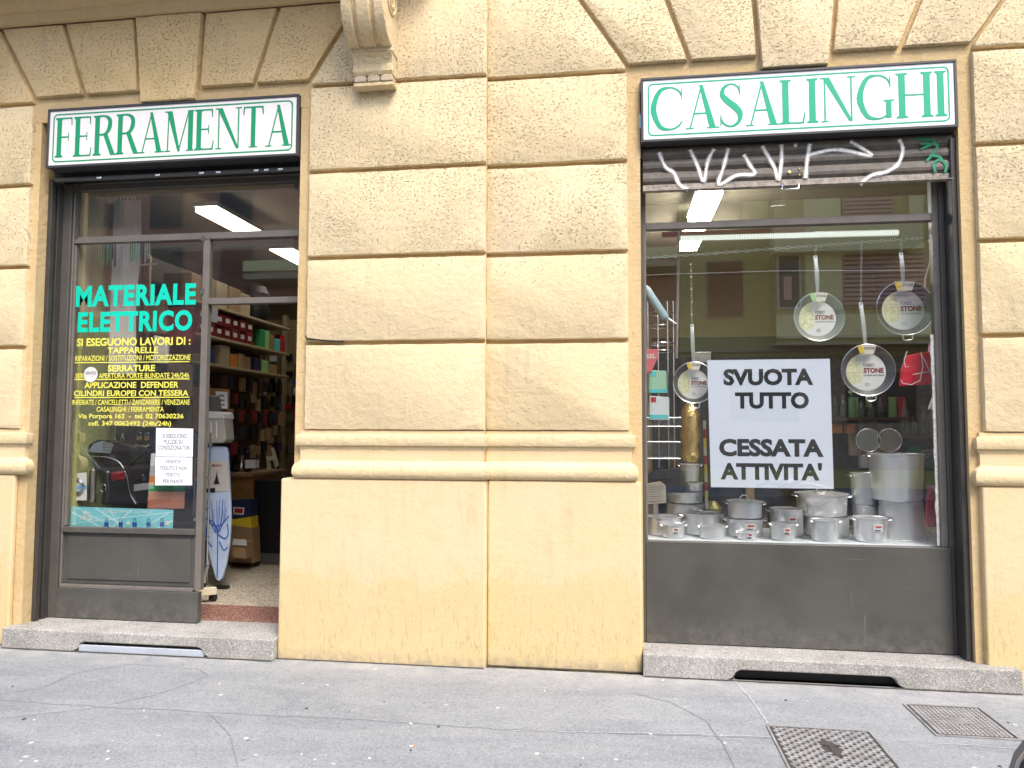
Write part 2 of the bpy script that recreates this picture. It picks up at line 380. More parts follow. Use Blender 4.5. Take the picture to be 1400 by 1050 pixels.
crack([(286, 975), (318, 1010), (325, 1055)], .005, M_crack, .0045)

# ------------------------------------------------------------------ the shop building
B = thing('shop_building', 'yellow rusticated plaster facade with two shop openings and a balcony bracket', 'building', (0, 0, 0))
BG = .036                                # joints lie this deep behind the block faces
L, Rr = 0.0, 0.065                        # block face of the left and of the right bay
def wall_part(name, boxes, m=M_ochre):
    for b in boxes: build(name, MB().box(*b), m, B)
wall_part('wall', [(-7.5, -4.2, BG, .46, 0, 3.80), (-2.175, -.852, BG, .46, 0, 3.80), (-7.5, -.852, BG, .46, 3.802, 6.5),
                   (-.850, .178, Rr+BG, .46, 0, 3.80), (2.155, 5.5, Rr+BG, .46, 0, 3.80), (-.850, 5.5, Rr+BG, .46, 3.802, 6.5)])
def inset(poly, d):
    n = len(poly); out = []
    ar = sum(poly[i][0]*poly[(i+1) % n][1]-poly[(i+1) % n][0]*poly[i][1] for i in range(n)); sg = 1 if ar > 0 else -1
    for i in range(n):
        p0, p1, p2 = Vector(poly[i-1]), Vector(poly[i]), Vector(poly[(i+1) % n])
        a = (p1-p0).normalized(); b = (p2-p1).normalized()
        na, nb = Vector((-a.y, a.x))*sg, Vector((-b.y, b.x))*sg
        k = (na+nb); k = k/max(.2, k.dot(na)) if k.length > 1e-6 else na
        out.append((p1.x+k.x*d, p1.y+k.y*d))
    return out
def densify(poly, step=.055):
    out = []
    for i in range(len(poly)):
        a, b = Vector(poly[i]), Vector(poly[(i+1) % len(poly)]); n = max(1, int((b-a).length/step))
        out += [tuple(a.lerp(b, k/n)) for k in range(n)]
    return out
def block(poly, face, name='stone_block', m=None, out=0., joint=.013):
    p = inset(poly, joint); P0 = densify(p); n = len(P0)
    def ring(d, y, j):
        q = inset(p, d); qq = []
        for i in range(len(q)):
            a, b = Vector(q[i]), Vector(q[(i+1) % len(q)]); k_ = max(1, int((Vector(p[(i+1) % len(p)])-Vector(p[i])).length/.055))
            for t in range(k_):
                v = a.lerp(b, t/k_); s = noise.noise_vector(Vector((v.x*14, y*40, v.y*14)))*j; s.y *= (j > .0031)
                qq.append((v.x+s.x, y+s.y*.5, v.y+s.z))
        return qq
    rs = [ring(0, face+BG+.004, 0), ring(.002, face-out+.013, .0035), ring(.005, face-out+.002, .004), ring(.010, face-out, .003)]
    mb = MB(); mb.add([v for r_ in rs for v in r_], [(k*n+i, k*n+(i+1) % n, (k+1)*n+(i+1) % n, (k+1)*n+i) for k in range(3) for i in range(n)], True); mb.f.append(list(range(3*n, 4*n))); mb.sm.append(False)
    return build(name, mb, m or M_block, B, ang=40)
Z = [1.52, 2.125, 2.715, 3.322, 3.935]
def rect(x0, x1, z0, z1): return [(x0, z0), (x1, z0), (x1, z1), (x0, z1)]
T = 4.54
for a, b in zip(Z[:-1], Z[1:]):
    block(rect(-5.7, -4.235, a, b), L); block(rect(-7.4, -5.7, a, b), L)
    block(rect(-2.11, -.834, a, b), L); block(rect(-.868, .108, a, b), Rr)
    block(rect(2.225, 3.75, a, b), Rr); block(rect(3.75, 5.4, a, b), Rr)
def dx(p0, p1, z): return p0[0]+(p1[0]-p0[0])*(z-p0[1])/(p1[1]-p0[1])
LL = [((-4.245, 3.985), (-4.56, 4.542)), ((-3.845, 4.0), (-4.035, 4.549)), ((-3.392, 3.89), (-3.455, 4.549)), ((-2.945, 3.89), (-2.91, 4.543)), ((-2.513, 3.99), (-2.34, 4.546)), ((-2.10, 3.985), (-1.745, 4.54))]
RL = [((.098, 3.975), (-.26, 4.52)), ((.506, 3.98), (.322, 4.52)), ((.952, 3.87), (.913, 4.52)), ((1.385, 3.87), (1.452, 4.52)), ((1.818, 3.976), (2.04, 4.52)), ((2.236, 3.965), (2.63, 4.52))]
for lines, face, x0, x1 in ((LL, L, -5.7, -.834), (RL, Rr, -.868, 3.75)):
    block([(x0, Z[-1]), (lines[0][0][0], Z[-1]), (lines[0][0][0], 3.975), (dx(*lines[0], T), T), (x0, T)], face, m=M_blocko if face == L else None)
    for i in range(5):
        zb = 3.878 if i == 2 else 3.972
        a, b = lines[i], lines[i+1]
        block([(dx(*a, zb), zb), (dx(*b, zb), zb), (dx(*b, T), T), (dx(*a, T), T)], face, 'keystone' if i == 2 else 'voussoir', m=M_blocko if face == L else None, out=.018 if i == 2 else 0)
    block([(lines[5][0][0], Z[-1]), (x1, Z[-1]), (x1, T), (dx(*lines[5], T), T), (lines[5][0][0], 3.975)], face)
block(rect(3.75, 5.4, Z[-1], T), Rr); block(rect(-7.4, -5.7, Z[-1], T), L)
for i in range(6): block(rect(-.868+i*1.03, -.868+(i+1)*1.03, T, 5.2), Rr)
# plinths
build('plinth', MB().box(-7.5, -4.266, -.006, BG-.002, 0, 1.203).box(-7.5, -4.266, BG-.001, .27, 0, 1.20), M_plinth, B, .012, 2)
build('plinth', MB().box(-2.25, -.835, -.006, .27, -.02, 1.203), M_plinth, B, .012, 2)
build('plinth', MB().box(-.833, .168, Rr-.006, .27, -.02, 1.203), M_plinth, B, .012, 2)
build('plinth', MB().box(2.205, 5.5, Rr-.006, .27, -.02, 1.203), M_plinth, B, .012, 2)
for x0, x1, y in ((-7.5, -4.207, 0), (-2.123, -.8525, 0), (-.8495, .11, Rr), (2.207, 5.5, Rr)):      # plastered bed behind the moulding
    build('moulding_bed', MB().box(x0, x1, y+.012, y+.1, 1.204, 1.53), M_plinth, B)
# base moulding swept round the corners
prof = [(0, 1.505), (.024, 1.502), (.028, 1.495), (.028, 1.432), (.024, 1.427), (.010, 1.425), (.010, 1.415), (.002, 1.405), (-.004, 1.38), (-.004, 1.335), (.006, 1.318), (.028, 1.308), (.044, 1.29), (.052, 1.265), (.050, 1.238), (.038, 1.216), (.018, 1.206), (-.004, 1.204)]
def sweep(path, prof, m, name):
    P = [Vector(p) for p in path]; vs = []; n = len(prof)
    Q = []
    for i in range(len(P)-1):
        k_ = max(1, int((P[i+1]-P[i]).length/.08)); Q += [(P[i].lerp(P[i+1], t/k_), i, t) for t in range(k_)]
    if name == 'base_moulding': prof = [(o*.8 if o > 0 else o, z) for o, z in prof]
    Q.append((P[-1], len(P)-2, 1))
    for v, i, t in Q:
        d1 = (P[i+1]-P[i]).normalized(); n1 = Vector((d1.y, -d1.x))
        if t == 0 and i > 0:
            d0 = (P[i]-P[i-1]).normalized(); n0 = Vector((d0.y, -d0.x)); k_ = n0+n1; k_ = k_/k_.dot(n1)
        else: k_ = n1
        for o, z in prof:
            s = noise.noise(Vector((v.x*11, v.y*11, z*20)))*.003
            vs.append((v.x+k_.x*(o+s), v.y+k_.y*(o+s), z+s*.6))
    mb = MB(); mb.add(vs, [(i*n+j, i*n+j+1, (i+1)*n+j+1, (i+1)*n+j) for i in range(len(Q)-1) for j in range(n-1)]+[tuple(range(n)), tuple(range((len(Q)-1)*n, len(Q)*n))], True)
    return build(name, mb, m, B, ang=50)
sweep([(-7.5, .012), (-4.205, .012), (-4.205, .05)], prof, M_mould, 'base_moulding')
sweep([(-2.125, .05), (-2.125, .012), (-.852, .012), (-.852, Rr+.02)], prof, M_mould, 'base_moulding')
sweep([(-.845, Rr+.012), (.112, Rr+.012), (.112, Rr+.05)], prof, M_mould, 'base_moulding')
sweep([(2.205, Rr+.05), (2.205, Rr+.012), (5.5, Rr+.012)], prof, M_mould, 'base_moulding')
# balcony slab with moulded underside above the left door
bal = build('balcony', MB().box(-7.5, -1.40, -.62, .0, 4.803, 4.95), M_mould, B, .01)
bprof = [(0, 4.53), (.03, 4.532), (.035, 4.56), (.055, 4.575), (.06, 4.60), (.10, 4.615), (.13, 4.66), (.14, 4.70), (.20, 4.712), (.27, 4.74), (.28, 4.80), (0, 4.802)]
sweep([(-7.5, -.002), (-1.42, -.002), (-1.42, .03)], bprof, M_ochre, 'cornice')
# scroll bracket under the balcony end
cx0, cx1 = -1.765, -1.475
def yz_prism(mb, poly, x0, x1):
    n = len(poly); return mb.add([(x0, y, z) for y, z in poly]+[(x1, y, z) for y, z in poly], [tuple(range(n)), tuple(range(2*n-1, n-1, -1))]+[(i, i+n, (i+1) % n+n, (i+1) % n) for i in range(n)], False)
def arc(cy, cz, r0, r1, a0, a1, n): return [(cy+(r0+(r1-r0)*i/n)*math.cos(R(a0+(a1-a0)*i/n)), cz+(r0+(r1-r0)*i/n)*math.sin(R(a0+(a1-a0)*i/n))) for i in range(n+1)]
scroll = [(0.0, 4.135), (-.10, 4.125)]+[(-.10-.20*math.sin(t*math.pi/2/12), 4.39-.265*math.cos(t*math.pi/2/12)) for t in range(1, 13)]+[(-.32, 4.52), (-.36, 4.79), (0, 4.79)]
corb = build('balcony_bracket', yz_prism(MB(), scroll, cx0, cx1), M_mould, B, .006)
for a, b in ((cx0-.002, cx0+.07), (cx0+.098, cx1-.098), (cx1-.07, cx1+.002)):
    sc2 = [(y-.022 if y < -.05 else y, z-.008) for y, z in scroll[:-1]]+[(0, 4.785)]
    build('scroll_rib', yz_prism(MB(), sc2, a, b), M_mould, corb, .008, 2)
for sx in (cx0-.004, cx1+.004):
    sp = [(-.16+(.015+.0145*t/4)*math.cos(t*.5), 4.42+(.015+.0145*t/4)*math.sin(t*.5)) for t in range(0, 30)]
    build('scroll_eye', MB().tube([(sx, y, z) for y, z in sp], .011, 6), M_mould, corb)
build('bracket_neck', MB().box(cx0-.006, cx1+.006, -.12, .0, 4.085, 4.134), M_mould, corb, .006)
build('bracket_neck', yz_prism(MB(), [(0, 3.945), (-.075, 3.945), (-.09, 3.97), (-.085, 4.02), (-.10, 4.06), (-.125, 4.084), (0, 4.084)], cx0+.01, cx1-.002), M_mould, corb, .003)
build('bracket_foot', MB().box(cx0+.012, cx1+.004, -.082, .0, 3.868, 3.895), M_mould, corb, .004)
M_drop = plaster('grey drop plaster', (.50, .41, .30), (.55, .46, .34), .2)
for i in range(3):
    a = cx0+.016+i*.093
    build('bracket_drop', MB().prism([(a+.004, 3.897), (a+.086, 3.897), (a+.088, 3.93), (a+.07, 3.943), (a+.02, 3.943), (a, 3.93)], -.088, 0), M_drop, corb, .005)

# ------------------------------------------------------------------ stone steps with vent notches
def step(x0, x1, n0, n1, yf, h, label, m=M_step):
    t = thing('stone_step', label, 'step', ((x0+x1)/2, yf, 0))
    c = .03
    poly = [(x0, 0), (n0-.035, 0), (n0, .02), (n0+.02, .055), (n0+.05, .068), (n1-.05, .068), (n1-.02, .055), (n1, .02), (n1+.035, 0), (x1, 0), (x1, h), (x0, h)]
    mb = MB(); mb.prism(poly, yf, yf+.10)
    o = build('tread', mb, m, t, .008, 2)
    build('tread_back', MB().box(x0+.003, x1-.003, yf+.1005, .34, 0.0, h-.0015), m, t)
    return t
n0, n1 = atz(108, 890, 0).x, atz(278, 900, 0).x
st1 = step(-4.264, -2.252, n0, n1, -.065, .14, 'grey granite doorstep with blocked vent slot under the open hardware shop door')
for o in [build('vent_cover', MB().box(n0+.005, n1-.005, -.058, -.045, .002, .048), mat('blue grey vent plate', (.42, .46, .52), .5, var=.1), st1, .004)]: pass
st2 = step(.17, 2.36, atz(1000, 926, 0).x, atz(1225, 938, 0).x, -.012, .14, 'long granite sill with open dark vent slot below the housewares window')
build('vent_hole', MB().box(atz(1000, 926, 0).x, atz(1225, 938, 0).x, .06, .075, .001, .07), M_black, st2)
# ------------------------------------------------------------------ signs
def ringband(cx, cy, rx, ry, ix, iy, icx, a0, a1, n=26):
    vs = []; fs = []
    for i in range(n+1):
        a = R(a0+(a1-a0)*i/n); vs += [(cx+rx*math.cos(a), cy+ry*math.sin(a)), (icx+ix*math.cos(a), cy+iy*math.sin(a))]
    return [[vs[2*i], vs[2*i+1], vs[2*i+3], vs[2*i+2]] for i in range(n)]
t_, h_, s_ = .152, .044, .058
def rc(x0, y0, x1, y1): return [(x0, y0), (x1, y0), (x1, y1), (x0, y1)]
def stem(x, w=t_, top=True, bot=True):
    o = [rc(x, 0, x+w, 1)]
    for f, y0, y1, q in ((bot, 0, .03, .06), (top, 1, .97, .94)):
        if f: o += [[(x-s_, y0), (x+w+s_, y0), (x+w+s_, y1), (x+w, q), (x, q), (x-s_, y1)]]
    return o
def curve(pts, ws, n=10):
    P = []; m = len(pts)
    for i in range(m-1):
        p0, p1, p2, p3 = [Vector(pts[max(0, min(m-1, j))]) for j in (i-1, i, i+1, i+2)]
        for k in range(n):
            t = k/n; P.append((.5*((2*p1)+(-p0+p2)*t+(2*p0-5*p1+4*p2-p3)*t*t+(-p0+3*p1-3*p2+p3)*t**3), ws[i]+(ws[i+1]-ws[i])*t))
    P.append((Vector(pts[-1]), ws[-1])); q = []
    for i, (p, w_) in enumerate(P):
        d = (P[min(i+1, len(P)-1)][0]-P[max(0, i-1)][0]).normalized(); k = Vector((-d.y, d.x))*w_/2; q.append((p+k, p-k))
    return [[tuple(q[i][0]), tuple(q[i][1]), tuple(q[i+1][1]), tuple(q[i+1][0])] for i in range(len(q)-1)]
def dg(x0, x1, y0, y1, w_): return [(x0, y0), (x0+w_, y0), (x1+w_, y1), (x1, y1)]
def C_(w_=.78): return curve([(w_-.03, .78), (w_-.10, .90), (w_*.62, .98), (.22, .90), (.07, .5), (.22, .10), (w_*.62, .02), (w_-.1, .09), (w_-.01, .2)], [.03, .045, .035, .10, .145, .10, .035, .04, .03], 7)
GL = {
 'F': (.56, lambda: stem(.06)+[rc(.1, .962, .55, 1), [(.55, 1), (.515, .962), (.53, .80), (.56, .80)], rc(.19, .49, .43, .525), [(.43, .40), (.455, .40), (.455, .61), (.43, .61)]]),
 'E': (.60, lambda: stem(.06)+[rc(.1, .962, .56, 1), [(.56, 1), (.52, .962), (.54, .80), (.57, .80)], rc(.19, .49, .43, .525), [(.43, .40), (.455, .40), (.455, .61), (.43, .61)], rc(.1, 0, .58, .038), [(.58, 0), (.61, .22), (.58, .22), (.54, .038)]]),
 'R': (.70, lambda: stem(.06)+curve([(.12, .982), (.38, .975), (.53, .88), (.54, .72), (.46, .57), (.34, .52), (.19, .515)], [.036, .05, .12, .135, .09, .05, .036], 6)+[[(.33, .53), (.47, .53), (.74, .0), (.58, .0)], rc(.58, 0, .80, .03)]),
 'A': (.76, lambda: [dg(.09, .38, 0, 1, .04), [(.34, 1), (.43, 1), (.74, 0), (.58, 0)], rc(.2, .33, .60, .368), rc(0, 0, .2, .03), rc(.52, 0, .82, .03)]),
 'M': (.92, lambda: [dg(.10, .12, 0, 1, .04), [(.08, 1), (.25, 1), (.52, .0), (.44, .0)], dg(.45, .76, 0, 1, .04), rc(.76, 0, .76+t_, 1), rc(.03, 0, .21, .03), rc(.70, 0, .95, .03), rc(.02, .97, .2, 1), rc(.74, .97, .95, 1)]),
 'N': (.80, lambda: [rc(.09, 0, .13, 1), [(.06, 1), (.22, 1), (.74, 0), (.66, 0)], rc(.70, 0, .74, 1), rc(.0, .97, .18, 1), rc(.02, 0, .2, .03), rc(.63, .97, .82, 1)]),
 'T': (.66, lambda: [rc(.265, 0, .4, 1), rc(.2, 0, .465, .03), rc(.03, .962, .635, 1), [(.03, 1), (.07, .962), (.05, .80), (.015, .80)], [(.635, 1), (.595, .962), (.615, .80), (.65, .80)]]),
 'C': (.80, lambda: C_()+[rc(.745, .70, .77, .95)]),
 'S': (.60, lambda: curve([(.50, .80), (.44, .93), (.29, .98), (.13, .90), (.09, .75), (.20, .61), (.40, .45), (.51, .30), (.47, .11), (.30, .02), (.13, .08), (.05, .22)], [.03, .04, .036, .08, .12, .14, .15, .13, .08, .036, .04, .03], 6)+[rc(.49, .72, .515, .96), rc(.04, .04, .065, .30)]),
 'L': (.58, lambda: stem(.06)+[rc(.1, 0, .56, .038), [(.56, 0), (.60, .25), (.57, .25), (.52, .038)]]),
 'I': (.27, lambda: stem(.06)),
 'G': (.84, lambda: C_()+[rc(.66, .03, .78, .42), rc(.60, .40, .84, .43), rc(.745, .70, .77, .95)]),
 'H': (.82, lambda: stem(.06)+stem(.62)+[rc(.15, .49, .66, .525)]),
}
M_signf = mat('dark grey sign edge', (.045, .043, .045), .45)
def sign(word, x0, x1, z0, z1, yf, face_m, ink_m, label):
    t = thing('shop_sign', label, 'sign', ((x0+x1)/2, yf, z0))
    fr = .017
    mb = MB(); mb.box(x0, x1, yf, yf+.13, z0, z0+fr).box(x0, x1, yf, yf+.13, z1-fr, z1).box(x0, x0+fr, yf+.0005, yf+.129, z0+fr, z1-fr).box(x1-fr, x1, yf+.0005, yf+.129, z0+fr, z1-fr).box(x0+fr, x1-fr, yf+.03, yf+.128, z0+fr, z1-fr)
    build('frame', mb, M_signf, t, .002)
    face = build('face_panel', MB().box(x0+fr, x1-fr, yf+.008, yf+.0295, z0+fr, z1-fr), face_m, t)
    H = z1-z0; bi = .038; yy = yf+.0065
    a, b, c, d = x0+bi+.012, x1-bi-.012, z0+bi+.006, z1-bi-.006; r_ = .03; pts = []
    for cx, cz, a0 in ((b-r_, d-r_, 0), (a+r_, d-r_, 90), (a+r_, c+r_, 180), (b-r_, c+r_, 270)):
        pts += [(cx+r_*math.cos(R(a0+i*15)), cz+r_*math.sin(R(a0+i*15))) for i in range(7)]
    pts.append(pts[0]); pts.append(pts[1])
    build('border_line', MB().strip(pts, yy, .010), ink_m, face)
    gap = .045; tot = sum(GL[ch][0] for ch in word)+gap*(len(word)-1)
    lx0, lx1 = a+.014, b-.012; sx = (lx1-lx0)/tot; lz0, lz1 = z0+.17*H, z0+.845*H; x = lx0
    for ch in word:
        mb = MB()
        for i, pl in enumerate(GL[ch][1]()):
            mb.flat([(x+p[0]*sx, lz0+p[1]*(lz1-lz0)) for p in pl], yy-.0001-i*.00003)
        build('letter', mb, ink_m, face); x += (GL[ch][0]+gap)*sx
    return t
sign('FERRAMENTA', -4.128, -2.180, 3.445, 3.886, .0, M_signw, M_green1, 'white sign with green serif word FERRAMENTA above the open door')
sign('CASALINGHI', .184, 2.141, 3.438, 3.873, .055, M_sign, M_green2, 'white sign with green serif word CASALINGHI above the pot window')

# ------------------------------------------------------------------ left shopfront
FY = .27
SF = thing('shopfront', 'brown grey metal shopfront with open doorway and lettered glass under the ironmonger sign', 'shopfront', (-3.15, FY, .14))
def bar(name, x0, x1, z0, z1, par, m=M_framel, y0=FY-.01, y1=FY+.045, bev=.003): return build(name, MB().box(x0, x1, y0, y1, z0, z1), m, par, bev)
XL, XM, XR = -4.073, -3.0, -2.235
# shutter guides + jambs
build('shutter_guide', MB().box(-4.198, -4.165, .12, .16, .142, 3.40).box(-4.198, -4.165, .185, .26, .142, 3.40).box(-4.198, -4.185, .16, .185, .142, 3.4), M_guide, SF, .002)
bar('jamb', -4.17, -4.10, .142, 3.40, SF, M_frame, FY-.03, FY+.05)
bar('jamb', -4.098, XL-.012, .142, 3.40, SF, M_framel, FY-.012, FY+.05)
bar('jamb', XR, -2.178, .142, 3.40, SF, M_frame, FY-.02, FY+.05)
bar('head', XL-.01, XR, 3.355, 3.40, SF, M_frame)
bar('transom', XL-.01, XR, 2.945, 2.995, SF)
bar('mullion', XM-.024, XM+.026, .37, 2.944, SF, M_framel, FY-.008, FY+.045)
bar('door_head', XM+.027, XR, 2.455, 2.50, SF)
bar('rail', XL-.01, XM-.025, .765, .805, SF, M_frame, FY-.022, FY+.04)
bar('rail', XL-.01, XM-.025, .36, .385, SF, M_framel, FY-.03, FY+.04)
build('lower_panel', MB().box(XL-.01, XM-.025, FY+.005, FY+.03, .386, .764).box(XL+.03, XM-.06, FY-.004, FY+.004, .42, .735), M_panel, SF, .004)
build('kick_plate', MB().box(-4.098, XM+.024, FY-.035, FY+.02, .143, .359), M_panel, SF, .004)
bar('glazing_bead', XL-.0115, XL+.004, .81, 2.94, SF, M_framel, FY+.0, FY+.03)
for (x0, x1, z0, z1) in ((XL-.005, XM-.024, .806, 2.944), (XL-.005, XR, 2.996, 3.354), (XM+.027, XR, 2.501, 2.944)):
    g = build('glass_pane', MB().box(x0, x1, .287, .292, z0, z1), M_glass, SF)
    if z0 < 1: G1 = g
for (px, py) in ((103, 262), (405, 255), (104, 322), (277, 326), (276, 398)):
    p = at(px, py, FY-.014); build('bracket_clip', MB().box(p.x-.012, p.x+.012, FY-.016, FY-.0105, p.z-.02, p.z+.02), M_frame, SF)
build('shutter_box', MB().box(-4.16, -2.18, .135, .25, 3.405, 3.79), M_black, SF)
build('shutter_edge', MB().box(-4.14, -2.19, .10, .125, 3.375, 3.404), M_frame, SF, .004)
sc_ = [at(x, y, .09) for x, y in ((215, 236), (275, 233), (298, 231), (350, 229), (364, 229), (383, 228), (135, 239))]
for p in sc_: build('shutter_bolt', MB().box(p.x-.02, p.x+.02, .085, .0995, 3.378, 3.396), M_chrome, SF, .006)
# inward-opened door leaf by the right jamb
dl = thing('door_leaf', 'narrow grey glazed door folded open inside the hardware shop entrance', 'door', (-2.26, .33, .14))
build('stile', MB().box(-2.262, -2.222, .33, .37, .15, 2.44).box(-2.262, -2.222, 1.0, 1.04, .15, 2.44).box(-2.262, -2.222, .37, 1.0, .15, .55).box(-2.262, -2.222, .37, 1.0, 2.39, 2.44), M_frame, dl, .003)
build('glass_pane', MB().box(-2.245, -2.24, .37, 1.0, .55, 2.39), M_glass, dl)
# vinyl lettering on the glass
YT = .2855
def vinyl(par, body, px0, px1, pyt, pyb, m, bold, Y=YT, sp=1.0):
    return build('lettering', text_px(body, px0, px1, pyt, pyb, Y, bold, sp), m, par)
vinyl(G1, 'MATERIALE', 104, 268, 389, 418, M_turq, .042, YT, 1.09)
vinyl(G1, 'ELETTRICO', 106.5, 263, 425, 453.5, M_turq, .042, YT, 1.09)
for i, (b_, x0, x1, y0, y1, bo) in enumerate([('SI ESEGUONO LAVORI DI :', 105, 260.5, 461.5, 472.5, .03), ('TAPPARELLE', 147, 216.5, 474.5, 483, .025), ('RIPARAZIONI / SOSTITUZIONI / MOTORIZZAZIONE', 103, 260.5, 485.5, 493, .015),
    ('SERRATURE', 147.4, 212, 499, 507.8, .03), ('SERVIZIO APERTURA PORTE BLINDATE 24h/24h', 103, 258.5, 510, 517, .015), ('APPLICAZIONE  DEFENDER', 115.5, 244, 522, 530.5, .025),
    ('CILINDRI EUROPEI CON TESSERA', 101, 257.5, 533.5, 541.5, .025), ('INFERIATE / CANCELLETTI / ZANZARIERE / VENEZIANE', 99, 259.5, 546.3, 553.5, .012), ('CASALINGHI / FERRAMENTA', 132, 224, 556, 563, .012),
    ('Via Porpora 162  -  tel. 02 70630236', 106.5, 251, 565.5, 574, .02), ('cell. 347 0062492 (24h/24h)', 120.6, 234, 575.5, 584, .02)]):
    vinyl(G1, b_, x0, x1, y0, y1, M_yell, bo)
for y in (496, 519, 543.5):
    a, b = at(102, y, YT), at(259, y, YT); build('rule_line', MB().box(a.x, b.x, YT-.0005, YT, a.z-.0035, a.z+.0035), M_yell, G1)
def sheet(name, px, label, cat, Y, m=M_paper, th=.0015, curl=.0):
    (x0, y0), (x1, y1), (x2, y2), (x3, y3) = px; P = [at(x, y, Y) for x, y in px]
    c = sum(P, Vector())/4; t = thing(name, label, cat, (c.x, Y, P[2].z))
    o = build('sheet', MB().prism([(p.x, p.z) for p in P], Y, Y+th), m, t)
    return t
YP = .2835
p1 = sheet('paper_notice', [(212, 663.5), (262.5, 663.5), (263, 625.5), (212.5, 625)], 'lower white paper notice about fabric for plants, taped inside the left glass', 'notice', YP)
p2 = sheet('paper_notice', [(213, 624), (263.5, 624.5), (264, 586), (213.5, 585)], 'upper white paper notice about air conditioner cleaning, taped on the left glass', 'notice', YP)
for par, rows in ((p2, [('SI ESEGUONO', 222, 256, 593, 599), ('PULIZIE SU', 224, 250, 601, 607), ('CONDIZIONATORI', 216, 260, 609, 615)]), (p1, [('VENDITA', 226, 247, 628.5, 633.5), ('TESSUTO E NON', 218, 256, 637.5, 642.5), ('TESSUTO', 226, 246, 646.5, 651.5), ('PER PIANTE', 223, 250, 655.5, 660.5)])):
    for b_, x0, x1, y0, y1 in rows: build('lettering', text_px(b_, x0, x1, y0, y1, YP-.0008, .012), M_inkg, par)

# ------------------------------------------------------------------ right shopfront
SG = thing('shopfront', 'grey metal housewares window frame with plain lower panel and big glass', 'shopfront', (1.15, FY, .14))
build('lower_panel', MB().box(.2, 2.095, FY-.03, FY+.02, .143, .803), M_panel, SG, .004)
bar('panel_edge', 2.0955, 2.118, .143, .803, SG, M_frame, FY-.024, FY+.03)
bar('jamb', .181, .1995, .143, 3.40, SG, M_frame, FY-.03, FY+.05)
bar('jamb', .200, .218, .804, 3.40, SG, M_framel, FY-.012, FY+.045)
bar('jamb', 2.048, 2.088, .804, 3.40, SG, M_framel, FY-.012, FY+.045)
bar('jamb', 2.0885, 2.118, .804, 3.40, SG, M_frame, FY-.028, FY+.045)
bar('shutter_guide', 2.1185, 2.150, .142, 3.40, SG, M_guide, .13, FY+.03)
bar('transom', .2185, 2.0475, 2.905, 2.952, SG)
bar('head', .2185, 2.0475, 3.36, 3.40, SG, M_frame)
G2 = build('glass_pane', MB().box(.2185, 2.0475, .287, .292, .804, 2.904), M_glass, SG)
build('glass_pane', MB().box(.2185, 2.0475, .287, .292, 2.953, 3.359), M_glass, SG)
mb = MB()                                # peeling white sealant at the right edge of the pane
zz = [.81+i*.03 for i in range(46)]
pp = [(2.030-abs(noise.noise(Vector((z*9, 1, 0))))*.014, z) for z in zz]
mb.prism(pp+[(2.0465, zz[-1]), (2.0465, zz[0])], .279, .2865); build('sealant', mb, mat('cracked white sealant', (.66, .64, .58), .8, var=.3, scale=40, bump=.6), SG)
build('upper_box', MB().box(.19, 2.15, .215, .25, 3.405, 3.79), M_black, SG)
# roller shutter pulled part way down
RS = thing('roller_shutter', 'rolled-up brown metal shutter with white graffiti above the housewares glass', 'shutter', (1.16, .15, 3.12))
M_slat = mat('weathered shutter metal', (.125, .108, .088), .5, var=.3, scale=14, bump=.2, bscale=60)
M_rust = mat('rusty bottom bar', (.27, .235, .20), .7, var=.45, scale=25, bump=.8, bscale=50)
for i, (z0, z1) in enumerate([(3.18, 3.268), (3.271, 3.352), (3.355, 3.436), (3.439, 3.52)]):
    pr = [(.165, z0), (.158, z0+.012), (.147, z0+.02), (.143, z0+.04), (.145, z1-.02), (.153, z1-.008), (.160, z1), (.172, z1), (.172, z0)]
    build('slat', yz_prism(MB(), pr, .197, 2.135), M_slat, RS, .0015)
mb = MB(); pr = [(.148, 3.128), (.128, 3.131), (.128, 3.137), (.148, 3.141), (.150, 3.178), (.168, 3.178), (.168, 3.128)]
build('bottom_bar', yz_prism(mb, pr, .197, 2.135), M_rust, RS, .0015)
hp = at(1080, 256, .12)
build('handle', MB().tube([(hp.x-.05, .145, hp.z+.02), (hp.x-.05, .11, hp.z+.012), (hp.x-.05, .105, hp.z-.018), (hp.x+.05, .105, hp.z-.018), (hp.x+.05, .11, hp.z+.012), (hp.x+.05, .145, hp.z+.02)], .005, 8), M_chrome, RS)
for x, y, r_ in ((1079, 236, .012), (1093, 231, .006), (1093, 239, .006)):
    p = at(x, y, .14); build('lock' if r_ > .01 else 'bolt', MB().lathe([(r_, 0), (r_, -.006), (r_*.6, -.009)], (p.x, .1435, p.z), 'y', 16), M_gold, RS)
M_spray = mat('white spray paint', (.82, .80, .76), .6, var=.3, scale=30); M_over = mat('thin overspray', (.75, .73, .68), .8); _n = M_over.node_tree.nodes; _l = M_over.node_tree.links; _t = _n.new('ShaderNodeTexNoise'); _t.inputs['Scale'].default_value = 190; _g = _n.new('ShaderNodeNewGeometry'); _r = _n.new('ShaderNodeMapRange')
_r.inputs[1].default_value = .42; _r.inputs[2].default_value = .62; _r.inputs[4].default_value = .75; _l.new(_g.outputs['Position'], _t.inputs['Vector']); _l.new(_t.outputs[0], _r.inputs[0]); _l.new(_r.outputs[0], _n['Principled BSDF'].inputs['Alpha'])
M_sprayg = mat('green spray paint', (.0, .22, .11), .6, var=.3, scale=30)
def c7(x, y, Y=.1415): p = at(850+x/2.5455, y/2.5455, Y); return (p.x, p.z)
